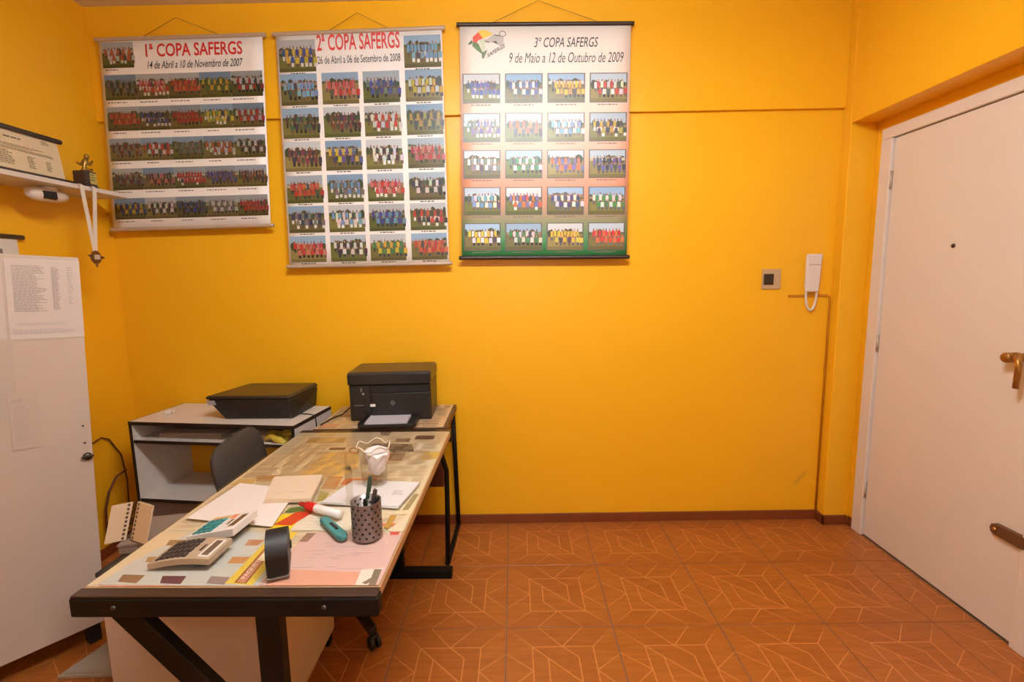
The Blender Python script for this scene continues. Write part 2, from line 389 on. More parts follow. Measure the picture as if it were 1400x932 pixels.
def poster(label, quad, rods, rodmat, cord, bands=None, y=2.795):
    """quad: TL, TR, BL, BR of the sheet as (x, z)"""
    cx = (quad[0][0]+quad[1][0])/2; cz = max(quad[0][1], quad[1][1])
    root = thing('poster', label, 'poster', (cx, y, cz), 0, 'football cup posters on the yellow wall')
    q = [Vector((a-cx, 0, b-cz)) for a, b in quad]
    def mp(s, t, e, base=.0022):
        # s 0..1 to the right, t 0..1 upward; e = print layer
        p = (q[2]*(1-s) + q[3]*s)*(1-t) + (q[0]*(1-s) + q[1]*s)*t
        return (p.x, -base-e, p.z)
    # sheet: a subdivided thin slab, printed bands as its colour
    N = 12; vs = []; fs = []; cols = []
    for side in (0, 1):
        for j in range(N+1):
            for i in range(N+1):
                p = mp(i/N, j/N, 0, .0016 if side == 0 else 0); vs.append(p)
    n1 = (N+1)*(N+1)
    def idx(i, j, s): return s*n1 + j*(N+1) + i
    for j in range(N):
        for i in range(N):
            fs.append((idx(i, j, 0), idx(i+1, j, 0), idx(i+1, j+1, 0), idx(i, j+1, 0))); fs.append((idx(i, j, 1), idx(i, j+1, 1), idx(i+1, j+1, 1), idx(i+1, j, 1)))
    for i in range(N):
        for (a, b_) in (((i, 0), (i+1, 0)), ((i+1, N), (i, N)), ((0, i+1), (0, i)), ((N, i), (N, i+1))):
            fs.append((idx(*a, 1), idx(*b_, 1), idx(*b_, 0), idx(*a, 0)))
    me = bpy.data.meshes.new('sheet'); me.from_pydata(vs, [], fs); ca = me.color_attributes.new('Col', 'FLOAT_COLOR', 'CORNER')
    def band(t):
        if not bands: return lin((238, 232, 228))
        for (t0, c0), (t1, c1) in zip(bands, bands[1:]):
            if t0 <= t <= t1:
                k = (t-t0)/(t1-t0); return tuple(a*(1-k)+b_*k for a, b_ in zip(lin(c0), lin(c1)))
        return lin(bands[-1][1])
    for lp in me.loops:
        j = (lp.vertex_index % n1)//(N+1); ca.data[lp.index].color = (*band(j/N), 1)
    for p in me.polygons: p.use_smooth = True
    mesh_obj('sheet', me, PRINT, root)
    for (a, b_), nm in (((q[0], q[1]), 'top_rod'), ((q[2], q[3]), 'bottom_rod')):
        d = (b_-a).normalized(); r = rods
        rod = MB().tube([a-d*.016, a-d*.008, b_+d*.008, b_+d*.016], r, 12).build(nm, rodmat, root)
    if cord:
        a = q[0]*(1-cord[0]) + q[1]*cord[0]; b_ = q[0]*(1-cord[1]) + q[1]*cord[1]; k = Vector((cord[2]-cx, .012, cord[3]-cz))
        MB().tube([a, k, b_], .0014, 6).build('hanging_cord', CORD, root)
    return root, mp
def captions(mp, items, parent, col=(70, 64, 62)):
    P = Print()
    for (cx, cy, w_) in items:
        x = cx - w_/2
        while x < cx + w_/2:
            a = random.uniform(.008, .022); P.rect(x, cy-.0022, min(x+a, cx+w_/2), cy+.0022, col); x += a+.005
    return tag(P.build('caption_print', mp, PRINT, parent), kind='stuff')

# --- first cup: pale rods, five contiguous rows
P1, m1 = poster('white poster headed 1A COPA SAFERGS in red with rows of dark team photos', [(-2.172, 2.760), (-1.302, 2.770), (-2.212, 1.780), (-1.338, 1.790)], .011, ALU, (.25, .76, -1.758, 2.868))
lettering('title_lettering', '1ª COPA SAFERGS', lambda x, y, e: m1(x, y, 8e-4), (.285, .905, .875, .972), INKRED, P1, .018)
lettering('date_lettering', '14 de Abril a 10 de Novembro de 2007', lambda x, y, e: m1(x, y, 8e-4), (.29, .845, .875, .885), INKBLACK, P1, .008, .3)
def mm1(s, t, e): return m1(s, t, 4e-4+e)
team_photo('team_photo', mm1, (.018, .855, .21, .985), (OR, WH), WH, P1, .62)
rows1 = [[(GY, BK), (PK, RD), (RD, OR), (YE, (70, 110, 60)), (WH, RD)], [(OR, RD), (BL, BK), (RD, RD), ((140, 160, 60), YE), (WH, RD)], [(MA, GY), (RD, WH), (GY, (80, 110, 80)), (OR, WH), (WH, BK)],
         [(MA, GY), (MA, PK), (RD, RD), (PU, BL), (BK, MA)], [(YE, BL), (WH, BK), (BL, BK), (GY, WH), (RD, RD)]]
caps = [(.07, .845, .08)]
for r_, (t0, t1) in enumerate(((.69, .82), (.53, .655), (.37, .49), (.215, .33), (.055, .17))):
    for c_ in range(5):
        team_photo('team_photo', mm1, (.02+c_*.194, t0, .02+c_*.194+.1935, t1), rows1[r_][c_], random.choice([WH, BK, (60, 60, 70)]), P1, random.uniform(.42, .62))
        caps.append((.02+c_*.194+.07, t0-.013, random.uniform(.07, .13)))
captions(mm1, caps, P1)

# --- second cup
P2, m2 = poster('white poster headed 2A COPA SAFERGS with separate team photos, middle of the three', [(-1.232, 2.770), (-.356, 2.786), (-1.250, 1.562), (-.358, 1.566)], .011, ALU, (.3, .7, -.80, 2.875))
lettering('title_lettering', '2ª COPA SAFERGS', lambda x, y, e: m2(x, y, 8e-4), (.245, .925, .745, .992), INKPINK, P2, .016)
lettering('date_lettering', '26 de Abril a 06 de Setembro de 2008', lambda x, y, e: m2(x, y, 8e-4), (.245, .872, .745, .904), INKGREY, P2, .006)
def mm2(s, t, e): return m2(s, t, 4e-4+e)
rows2 = [[(BL, YE), None, None, (LB, LB)], [(LB, LB), (PK, RD), (GY, BL), (WH, YE)], [(BK, (60, 90, 60)), (BK, MA), (RD, WH), ((170, 150, 50), BK)], [(MA, BK), (YE, PU), (BK, WH), (RD, PK)],
         [(OR, RD), (LB, GY), (PK, RD), (BK, WH)], [((40, 52, 96), GY), (LB, WH), (BL, LB), (RD, BK)], [(RD, PK), (WH, BK), (GR, YE), (RD, OR)]]
caps = []
for r_, (t0, t1) in enumerate(((.026, .157), (.165, .296), (.308, .436), (.45, .578), (.596, .717), (.73, .849), (.863, .982))):
    for c_, s0 in enumerate((.012, .263, .512, .768)):
        if rows2[r_][c_] is None: continue
        team_photo('team_photo', mm2, (s0, 1-t1, s0+.222, 1-t0), rows2[r_][c_], random.choice([WH, BK, (60, 60, 70)]), P2, random.uniform(.7, .95))
        caps.append((s0+.11, 1-t1-.006, .09))
captions(mm2, caps, P2)

# --- third cup: dark rods, white to salmon to green ground, flag and whistle emblem
P3, m3 = poster('poster headed 3 COPA SAFERGS on a white, salmon and green ground with black rods', [(-.262, 2.800), (.636, 2.790), (-.286, 1.594), (.630, 1.584)], .011, BLACKROD, (.17, .84, .150, 2.916),
    bands=[(0, (52, 140, 84)), (.07, (70, 146, 92)), (.16, (140, 146, 112)), (.26, (216, 150, 122)), (.40, (240, 172, 146)), (.58, (242, 204, 182)), (.80, (244, 230, 220)), (1, (244, 236, 230))])
lettering('title_lettering', '3º COPA SAFERGS', lambda x, y, e: m3(x, y, 8e-4), (.435, .905, .81, .945), INKGREY, P3, .004, .24)
lettering('date_lettering', '9 de Maio a 12 de Outubro de 2009', lambda x, y, e: m3(x, y, 8e-4), (.29, .842, .96, .884), INKGREY, P3, 0., .24)
def mm3(s, t, e): return m3(s, t, 4e-4+e)
E_ = Print(); K = .011
def ep(pts, col): E_.poly([(.015 + x/1400*.395, .995 - (y-30)/840*.172) for x, y in pts], col)
ep([(330, 140), (430, 115), (540, 140), (640, 200), (430, 290), (340, 190)], (240, 206, 90))
ep([(215, 260), (330, 160), (430, 285), (330, 320), (290, 390), (220, 350)], (226, 96, 78))
ep([(215, 350), (330, 380), (420, 560), (400, 590), (300, 520), (205, 430)], (110, 140, 96))
ep([(105, 405), (200, 310), (215, 360), (180, 400)], (96, 112, 92)); ep([(400, 560), (520, 510), (440, 690), (405, 680)], (110, 128, 104))
ep([(340, 310), (480, 300), (470, 540), (420, 560)], (214, 222, 198))
ep([(450, 330), (640, 215), (780, 230), (860, 270), (850, 430), (780, 440), (640, 370), (480, 350)], (196, 190, 184))
ep([(450, 330), (560, 350), (560, 370), (480, 355)], (84, 78, 74)); ep([(620, 350), (700, 335), (740, 400)], (84, 78, 74))
ep([(655, 205), (770, 225), (765, 245), (660, 225)], (90, 84, 84))
for k in range(16):
    a, b_ = 2*PI*k/16, 2*PI*(k+1)/16
    ep([(835+75*math.cos(a), 195+60*math.sin(a)), (835+75*math.cos(b_), 195+60*math.sin(b_)), (835+60*math.cos(b_), 195+46*math.sin(b_)), (835+60*math.cos(a), 195+46*math.sin(a))], (110, 104, 104))
emb = E_.build('emblem_print', mm3, PRINT, P3)
lv, lf, _ = text_pts('SAFERGS', .02)
def em(x, y, e):  # baseline climbs to the right
    px, py = 520 + x*360, 670 - x*200 - y*85
    return m3(.015 + px/1400*.395, .995 - (py-30)/840*.172, 1e-3)
lettering('emblem_lettering', 'SAFERGS', em, (0, 0, 1, 1), INKGREY, P3, .02)
rows3 = [[(PU, BL), (BL, WH), ((196, 150, 60), YE), (WH, RD)], [(GY, PU), (OR, BK), (LB, WH), ((206, 160, 60), BK)], [(WH, GY), (GR, WH), (OR, PU), (PU, BK)], [(WH, LB), (PU, OR), ((50, 60, 110), WH), (WH, GR)], [(YE, WH), (GR, WH), (YE, YE), (RD, OR)]]
caps = []
for r_, t0 in enumerate((.201, .366, .524, .685, .844)):
    for c_, s0 in enumerate((.014, .264, .514, .763)):
        team_photo('team_photo', mm3, (s0, 1-t0-.124, s0+.222, 1-t0), rows3[r_][c_], random.choice([WH, BK, (90, 90, 100)]), P3, random.uniform(1.0, 1.3), border=(104, 92, 88))
        caps.append((s0+.11, 1-t0-.132, .12))
captions(mm3, caps, P3, (120, 108, 100))

# ------------------------------------------------------------------ switch, intercom, conduit
IVORY = mat('aged_ivory_plastic', (190, 158, 124), .4); WPLAST = mat('white_plastic', (226, 210, 200), .35)
DARKPL = mat('dark_brown_plastic', (50, 34, 20), .35); BLACKPL = mat('black_plastic', (24, 22, 22), .38)
sw = thing('light_switch', 'small square ivory switch plate with dark insert left of the wall phone', 'switch', (1.465, D, 1.447))
MB().box((-.053, -.010, -.057), (.053, 0, .057), bev=.004).build('plate', IVORY, sw)
MB().box((-.046, -.014, -.032), (.010, -.008, .030), bev=.002).build('insert', DARKPL, sw)
ph = thing('intercom_phone', 'white wall intercom handset with looped cord beside the pillar', 'intercom', (1.690, D, 1.478))
MB().box((-.036, -.014, -.085), (.042, 0, .085), bev=.006).build('wall_base', WPLAST, ph)
hs = MB(); hs.hexa([(-.044, -.034, -.108), (.034, -.034, -.108), (.032, -.014, -.100), (-.042, -.014, -.100)], [(-.046, -.036, .108), (.044, -.036, .108), (.042, -.014, .100), (-.044, -.014, .100)], bev=.008)
hs.box((-.034, -.040, .045), (.032, -.034, .098), bev=.003); hs.build('handset', WPLAST, ph)
cp = [(-.012 - .030*math.cos(a), -.02, -.118 - .092*math.sin(a)) for a in [PI*k/12 for k in range(13)]]
MB().tube([(-.032, -.02, -.095)] + [(x+.010, y, z) for x, y, z in cp] + [(.028, -.02, -.095)], .0065, 8).build('coiled_cord', WPLAST, ph)
cd = MB(); cd.box((1.570, D-.008, 1.344), (1.790, D, 1.356)); cd.tube([(1.786, D-.004, 1.35), (1.802, D-.004, 1.342), (1.806, D-.004, 1.32), (1.806, D-.004, ZS)], .0055, 8)
tag(cd.build('cable_conduit', mat('painted_conduit', (196, 122, 14), .5)), 'thin painted cable running below the intercom and down the pillar corner', 'cable')

# ------------------------------------------------------------------ shelf on the left wall and what it holds
WLAM = mat('white_laminate', (220, 208, 198), .45, noise=.02, scale=12)
ROD2 = mat('grey_brown_rod', (70, 58, 52), .5)
sh = thing('wall_shelf', 'long white wall shelf high on the left wall', 'shelf', (XL, 2.0, 1.93))
MB().box((.0, -1.0, 0), (.228, .70, .021), bev=.002).build('board', WLAM, sh)
for y in (-.7,):
    MB().hexa([(0, y-.008, -.10), (.012, y-.008, -.10), (.012, y+.008, -.10), (0, y+.008, -.10)], [(0, y-.008, 0), (.16, y-.008, 0), (.16, y+.008, 0), (0, y+.008, 0)]).build('bracket', WALL, sh)
CREAM = (222, 200, 164)
def paper_print(name, mp, w_, h_, base, blocks, parent, m=None, seed=1):
    """sheet with lines of print; blocks: (x0, y0, x1, y1, line pitch, colour)"""
    rnd = random.Random(seed); P = Print(); 
    if base: P.rect(0, 0, w_, h_, base)
    for x0, y0, x1, y1, pitch, col in blocks:
        y = y1
        while y - pitch*.5 >= y0:
            x = x0; e = x0 + (x1-x0)*rnd.uniform(.6, 1.)
            while x < e:
                a = rnd.uniform(.6, 2.6)*pitch; P.rect(x, y-pitch*.45, min(x+a, e), y, col); x += a + pitch*.35
            y -= pitch
    return tag(P.build(name, mp, m or PRINT, parent), kind='stuff')
# leaning certificate banner: lower rod on the shelf, sheet against the wall side
bn = thing('hanging_banner', 'small cream printed banner with dark rods leaning on the wall shelf', 'banner', (-2.115, 2.15, 1.951))
LEN = .255+.30
def mb(x, y, e): return (-.006 + .02 - .02*y/.165 + .0012 + e, x - .30, .022 + y)
s_ = MB(); s_.hexa([(.012, -.30, .022), (.0140, -.30, .022), (.0140, .255, .022), (.012, .255, .022)], [(-.0085, -.30, .187), (-.0065, -.30, .187), (-.0065, .255, .187), (-.0085, .255, .187)])
s_.build('sheet', mat('cream_paper', CREAM, .6), bn)
paper_print('print', mb, LEN, .165, None, [(.28+.02, .128, .42, .140, .012, (110, 90, 70)), (.24, .098, .53, .108, .006, (140, 116, 92)), (.24, .084, .54, .094, .006, (130, 108, 84)), (.26, .02, .33, .078, .0075, (130, 110, 86)), (.385, .02, .425, .07, .0075, (130, 110, 86)), (.47, .02, .50, .065, .0075, (130, 110, 86)), (.47, .135, .515, .155, .006, (120, 100, 80))], bn)
MB().tube([(-.002, -.30, .196), (-.002, .27, .196)], .011, 10).build('top_rod', ROD2, bn)
MB().tube([(.014, -.30, .0125), (.014, .30, .0125)], .012, 10).build('bottom_rod', ROD2, bn)
# trophy
GOLD = mat('tarnished_gold_plastic', (170, 132, 62), .35, metal=.7, noise=.25, scale=120)
tr = thing('trophy', 'small gold trophy on a dark square base at the end of the shelf', 'trophy', (-2.095, 2.512, 1.951))
MB().box((-.035, -.043, 0), (.035, .036, .012), bev=.003).build('foot', BLACKPL, tr)
MB().box((-.03, -.038, .012), (.03, .031, .082), bev=.003).build('base', mat('brown_marble', (74, 54, 42), .3, noise=.3, scale=60), tr)
def mtr(x, y, e): return (.0308+e, x, y)
paper_print('plaque', lambda x, y, e: (.0312+e, -.012 + x, .022 + y), .040, .052, (196, 172, 96), [(.004, .008, .034, .046, .012, (90, 100, 40))], tr)
g_ = MB(); g_.tube([(0, -.004, .082), (0, -.002, .10), (0, .0, .112), (0, .006, .128), (.002, .016, .150)], [.016, .008, .010, .014, .009], 10)
g_.tube([(0, .004, .128), (.0, -.022, .112), (.004, -.045, .116)], [.008, .007, .005], 8); g_.tube([(0, .008, .130), (0, .035, .122), (0, .052, .142)], [.008, .007, .005], 8)
g_.tube([(0, -.0, .098), (0, .03, .092), (0, .045, .10)], [.009, .008, .006], 8); g_.lathe([(.001, .144), (.010, .149), (.012, .157), (.009, .166), (.001, .170)], 12, (.002, .018, 0))
g_.build('figurine', GOLD, tr)
# medal on a white ribbon over the shelf edge
md = thing('medal', 'medal hanging from the shelf edge on a white ribbon', 'medal', (-2.022, 2.42, 1.952))
rb = MB()
def strip(pts, wd):
    vs = [[rb.bm.verts.new((x, y-wd/2, z)), rb.bm.verts.new((x, y+wd/2, z)), rb.bm.verts.new((x-.0016, y+wd/2, z)), rb.bm.verts.new((x-.0016, y-wd/2, z))] for x, y, z in pts]
    for a, b_ in zip(vs, vs[1:]):
        for k in range(4): rb.bm.faces.new((a[k], a[(k+1) % 4], b_[(k+1) % 4], b_[k]))
    rb.bm.faces.new(vs[0]); rb.bm.faces.new(list(reversed(vs[-1])))
strip([(-.10, -.03, .002), (-.006, -.027, .002), (.001, -.026, -.004), (.0015, -.024, -.03), (.006, -.004, -.295), (.006, -.003, -.312)], .022)
strip([(-.10, .05, .002), (-.006, .047, .002), (.0005, .046, -.004), (.001, .045, -.03), (.0035, .006, -.295), (.0035, .003, -.312)], .022)
rb.build('ribbon', mat('white_ribbon', (226, 214, 200), .6), md)
ml = MB(); ml.lathe([(.001, -.003), (.030, -.003), (.033, 0), (.030, .003), (.001, .003)], 28, (.005, 0, -.338), axis='x', smooth=False)
ml.tube([(.005, 0, -.305), (.005, .007, -.311), (.005, 0, -.318), (.005, -.007, -.311)], .002, 6, closed=True)
for y, z in ((.042, -.338), (-.036, -.33), (0, -.376)): ml.tube([(.005, y*.75, -.338+(z+.338)*.75), (.005, y*1.25, -.338+(z+.338)*1.25)], [.008, .002], 6)
ml.build('disc', mat('bronze_medal', (128, 88, 52), .4, metal=.6, noise=.3, scale=90), md)
MB().box((.0085, -.014, -.348), (.0105, .018, -.326), bev=.001).build('enamel_plate', mat('grey_enamel', (196, 184, 170), .4), md)
# security camera under the shelf
cc = thing('security_camera', 'white security camera with dark lens under the wall shelf', 'camera', (-2.12, 2.33, 1.93))
MB().lathe([(.001, -.018), (.030, -.018), (.032, -.004), (.030, 0), (.001, 0)], 20).build('mount', WPLAST, cc)
sb = MB(); sb.tube([(.0, -.105, -.038), (0, -.098, -.038), (0, -.07, -.038), (0, -.01, -.037), (0, .05, -.035), (0, .078, -.034), (0, .085, -.034)], [.012, .022, .030, .033, .030, .022, .008], 18)
sb.build('housing', WPLAST, cc)
MB().hexa([(.016, -.058, -.060), (.036, -.058, -.056), (.036, .004, -.056), (.016, .004, -.062)], [(.016, -.064, -.026), (.034, -.064, -.026), (.034, .004, -.022), (.016, .004, -.022)], bev=.003).build('lens_window', BLACKPL, cc)
# lower banner, mostly behind the tall cabinet
lb = thing('hanging_banner', 'white banner with a dark top rod hanging behind the tall cabinet', 'banner', (XL+.014, 1.90, 1.703))
MB().box((-.001, -.15, -.60), (.001, .375, -.006)).build('sheet', mat('white_banner', (222, 214, 206), .55), lb)
MB().tube([(0, -.16, 0), (0, .405, 0)], .011, 10).build('top_rod', ROD2, lb)
paper_print('print', lambda x, y, e: (.0014+e, x, y), .3, .2, None, [(.20, -.10, .36, -.055, .045, (120, 110, 106)), (.05, -.3, .33, -.13, .02, (130, 120, 116))], lb)

# ------------------------------------------------------------------ tall white cabinet at the left edge, leaning a little
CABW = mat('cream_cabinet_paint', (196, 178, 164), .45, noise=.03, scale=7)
tcx = thing('tall_cabinet', 'tall white cabinet with papers taped to its door at the left edge', 'cabinet', (-1.743, 1.90, 0), math.atan2(.8417, .54))
TILT = math.radians(2.6)
def tilt(x, y, z): return (x*math.cos(TILT)+z*math.sin(TILT), y, z*math.cos(TILT)-x*math.sin(TILT))
RT = Matrix.Rotation(TILT, 4, 'Y')
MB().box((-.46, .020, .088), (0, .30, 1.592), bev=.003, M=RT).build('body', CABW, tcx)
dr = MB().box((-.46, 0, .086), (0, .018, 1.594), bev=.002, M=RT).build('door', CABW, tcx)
kl = MB(); kl.lathe([(.001, -.010), (.014, -.010), (.016, 0), (.016, .003)], 16, (0, 0, 0), axis='y'); kl.box((-.022, -.016, -.003), (.018, -.008, .006), bev=.002)
kl.build('lock', mat('worn_lock_metal', (76, 62, 50), .4, metal=.6, noise=.3, scale=150), dr, tilt(-.019, 0, .800))
for x, z in ((-.026, .927), (-.024, .857)):
    MB().lathe([(.001, -.0015), (.004, -.0015), (.004, .002)], 10, tilt(x, 0, z), axis='y').build('screw_hole', mat('dark_screw', (60, 44, 36), .5), dr)
for x, y in ((-.03, .05), (-.43, .05), (-.03, .27), (-.43, .27)):
    top = tilt(x, y, .092)[2]
    MB().box((x-.022, y-.03, 0), (x+.022, y+.02, top), bev=.003).build('leg', BLACKPL, tcx)
# papers taped to its door: each its own thing
cabM = Matrix.Translation((-1.743, 1.90, 0)) @ Matrix.Rotation(math.atan2(.8417, .54), 4, 'Z') @ RT
def taped(label, x0, z0, w_, h_, base, blocks, seed, k=0.):
    root = thing('paper_sheet', label, 'paper', (0, 0, 0), 0, 'papers taped to the tall cabinet'); 
    M = cabM @ Matrix.Translation((x0, -.0012-k, z0)); root.matrix_world = M
    MB().box((0, -.0006, 0), (w_, .0006, h_)).build('sheet', mat('taped_paper_%d' % seed, base, .55), root)
    paper_print('print', lambda x, y, e: (x, -.0009-e, y), w_, h_, None, blocks, root, seed=seed)
INK = (150, 142, 140)
taped('white printed list taped at the top of the tall cabinet door', -.212, 1.284, .212, .297, (206, 192, 184),
      [(.018, .10, .115, .272, .0052, INK), (.126, .105, .150, .268, .0052, INK), (.172, .128, .190, .27, .009, (176, 168, 166)), (.02, .05, .17, .062, .006, (186, 178, 178)), (.01, .018, .2, .036, .006, (180, 172, 180))], 11)
taped('grey printed sheet on the cabinet door below the list, cut by the frame', -.412, .985, .205, .292, (190, 174, 160), [(.02, .03, .185, .20, .006, (180, 168, 160))], 12)
taped('pale printed slip lowest on the tall cabinet door', -.232, .878, .082, .215, (194, 176, 162), [(.012, .03, .058, .165, .0055, (182, 168, 160)), (.006, .175, .05, .19, .006, (170, 156, 148))], 13, .0014)
taped('white sheet with a black emblem on the cabinet door at the frame edge', -.424, 1.29, .204, .29, (204, 190, 182), [(.12, .055, .195, .125, .03, (60, 56, 56)), (.02, .15, .18, .25, .007, INK)], 14, .0)

# ------------------------------------------------------------------ low white shelving unit behind the desk
EDGE = mat('black_edge_band', (40, 28, 22), .45)
BMET = mat('black_painted_steel', (13, 11, 10), .55, noise=.15, scale=30, spec=.25)
su = thing('shelving_unit', 'low white open shelving unit with black edges holding the flat printer', 'shelf unit', (-2.0, 2.47, 0), math.radians(-7.5))
SW, SD, SH = .918, .366, .78
def edged(name, lo, hi, front=True, extra=()):
    o = MB().box(lo, hi).build(name, WLAM, su)
    MB().box((lo[0], lo[1]-.003, lo[2]), (hi[0], lo[1], hi[2])).build('edge_band', EDGE, o)
    for e in extra: MB().box(*e).build('edge_band', EDGE, o)
    return o
edged('top_board', (.0, 0, SH-.018), (SW, SD, SH-.0005), extra=[((-.0005, -.003, SH-.018), (.004, SD, SH)), ((SW-.004, -.003, SH-.018), (SW+.0005, SD, SH))])
edged('side_panel', (0, 0, 0), (.016, SD, SH-.018)); edged('side_panel', (SW-.016, 0, 0), (SW, SD, SH-.018))
edged('shelf', (.016, .004, .664), (SW-.016, SD-.01, .680)); edged('shelf', (.016, .004, .345), (SW-.016, SD-.01, .362))
MB().box((.016, SD-.012, .68), (SW-.016, SD-.002, SH-.018)).build('back_strip', mat('hardboard', (150, 116, 84), .7), su)
MB().box((.016, SD-.012, .60), (SW-.016, SD-.002, .664)).build('back_strip', mat('hardboard', (150, 116, 84), .7), su)
for z in (.705, .735): 
    MB().lathe([(.001, -.003), (.005, -.002), (.005, .001)], 10, (SW, .05 if z > .72 else .29, z), axis='x').build('screw_cap', mat('screw_cap', (120, 70, 60), .5), su)
suM = Matrix.Translation((-2.0, 2.47, 0)) @ Matrix.Rotation(math.radians(-7.5), 4, 'Z')
def on_su(x, y, z): return tuple(suM @ Vector((x, y, z)))
# papers and the yellow bag in the upper compartment
for lab, x, y, w_, d_, z, c, a in (('grey stack of papers lying in the upper compartment of the shelving unit', .12, .05, .34, .25, .681, (176, 158, 142), 4), ('beige folder lying in the upper compartment beside the yellow bag', .52, .08, .20, .22, .681, (196, 176, 150), -6)):
    o = MB()
    for k in range(5): o.box((random.uniform(-.004, .004), random.uniform(-.004, .004), k*.005), (w_, d_, k*.005+.0045))
    o = o.build('paper_stack', mat('shelf_paper_%d' % a, c, .65), None, on_su(x, y, z), (0, 0, math.radians(a-7.5))); tag(o, lab, 'papers')
yb = MB(); rnd = random.Random(5)
for k in range(4):
    pts = [(.0 + i*.02 + rnd.uniform(-.006, .006), -.03 + .028*k + rnd.uniform(-.008, .008), .018 + .014*math.sin(i*.9+k) + .004*k) for i in range(7)]
    yb.tube(pts, [.010, .016, .020, .017, .021, .016, .008], 9)
yo = yb.build('plastic_bag', mat('crumpled_yellow_plastic', (206, 176, 62), .35, noise=.2, scale=30), None, on_su(.735, .06, .679), (0, 0, math.radians(-7))); tag(yo, 'crumpled yellow plastic bag stuffed in the shelving unit upper compartment', 'bag')
# little clear cube
cu_ = thing('plastic_cube', 'tiny clear plastic trinket on top of the shelving unit', 'trinket', (-1.882, 2.60, .7802), .3)
CLEARW = mat('milky_plastic', (224, 214, 206), .15)
MB().box((-.016, -.012, 0), (.016, .012, .022), bev=.003).build('body', CLEARW, cu_)
MB().tube([(.016, 0, .01), (.026, 0, .012), (.026, .0, .02), (.016, 0, .02)], .003, 8).build('tab', CLEARW, cu_)

# ------------------------------------------------------------------ flat inkjet printer on the unit
PB = mat('matte_black_printer', (30, 26, 24), .42, noise=.08, scale=80); PG = mat('dark_gloss_printer', (20, 18, 17), .18)
LID = mat('brown_black_lid', (46, 38, 32), .3)
ij = thing('inkjet_printer', 'low black multifunction inkjet printer on the white shelving unit', 'printer', (-1.33, 2.615, .7795), math.radians(-1.5))
MB().hexa([(-.175, -.135, 0), (.185, -.135, 0), (.195, .13, 0), (-.15, .13, 0)], [(-.255, -.148, .108), (.178, -.150, .108), (.205, .14, .108), (-.19, .14, .108)], bev=.010, seg=3).build('body', PB, ij)
MB().hexa([(-.262, -.15, .109), (.182, -.153, .109), (.207, .145, .109), (-.195, .145, .109)], [(-.255, -.145, .126), (.172, -.147, .126), (.196, .14, .130), (-.185, .14, .130)], bev=.006).build('scanner_lid', LID, ij)
MB().box((-.10, -.1415, .012), (.12, -.132, .052), bev=.004).build('output_slot', mat('slot_black', (10, 9, 9), .6), ij)
MB().hexa([(-.246, -.1505, .080), (-.205, -.1505, .080), (-.205, -.146, .080), (-.246, -.146, .080)], [(-.254, -.154, .103), (-.213, -.154, .103), (-.213, -.148, .103), (-.254, -.148, .103)]).build('label_sticker', mat('grey_sticker', (176, 164, 168), .4), ij)
# its cord over the end of the unit
cpts = [on_su(SW-.10, .20, SH+.004), on_su(SW-.03, .19, SH+.004), on_su(SW+.006, .19, SH-.002), on_su(SW+.007, .19, SH-.06), on_su(SW+.02, .2, .60), on_su(SW+.04, .2, .42)]
tag(MB().tube(cpts, .003, 8).build('power_cord', BLACKPL), 'thin black cord draped over the right end of the shelving unit', 'cord')

# ------------------------------------------------------------------ newspaper-covered side table against the wall
WOODE = mat('dark_wood_edge', (96, 66, 42), .5, noise=.2, scale=25)
st = thing('side_table', 'newspaper-covered side table with tubular black legs against the yellow wall', 'table', (-.683, 2.60, 0))
MB().box((-.335, -.205, .712), (.335, .232, .747), bev=.003).build('tabletop', WOODE, st)
NEWS = print_mat('newsprint', .42, .35)
def news(name, rects, parent, z, seed=3, base=(218, 186, 148), text=((120, 96, 72),), pics=.42):
    rnd = random.Random(seed); P = Print(); x0, y0, x1, y1 = rects
    P.rect(x0, y0, x1, y1, base); y = y0+.012
    while y < y1-.02:
        x = x0+.012; hh = rnd.uniform(.02, .06)
        while x < x1-.03:
            ww = min(rnd.uniform(.05, .13), x1-.012-x)
            kind = rnd.random()
            if kind < pics: P.rect(x, y, x+ww, min(y+hh, y1-.006), rnd.choice([(150, 104, 74), (112, 76, 56), (196, 150, 84), (206, 168, 110), (170, 130, 100), (210, 120, 84)]))
            else:
                yy = y
                while yy < min(y+hh, y1-.006): P.rect(x, yy, x+ww*rnd.uniform(.7, 1), yy+.0022, rnd.choice(text)); yy += .0055
            x += ww+.01
        y += hh+.01
    return P.build(name, lambda x, y, e: (x, y, z+e), NEWS, parent)
news('newspaper_cover', (-.33, -.203, .318, .228), st, .7476)
for sx in (1, -1):
    X = .315*sx
    l = MB(); l.tube([(X, .205, .713), (X+.006*sx, .208, .40), (X+.012*sx, .215, .016)], .013, 12)
    l.build('rear_leg', BMET, st)
    l = MB(); l.tube([(X-.014*sx, -.19, .713), (X-.014*sx, -.19, .60), (X-.004*sx, -.165, .545), (X+.004*sx, -.15, .50), (X+.004*sx, -.16, .30), (X+.0*sx, -.185, .016)], .013, 12)
    l.build('front_leg', BMET, st)
    MB().tube([(X+.012*sx, .222, .013), (X+.0*sx, -.20, .013)], .013, 12).build('floor_runner', BMET, st)
MB().box((.20, -.03, .355), (.285, .02, .712), bev=.004).build('hanging_bracket', mat('dark_red_wood', (92, 44, 24), .5), st)
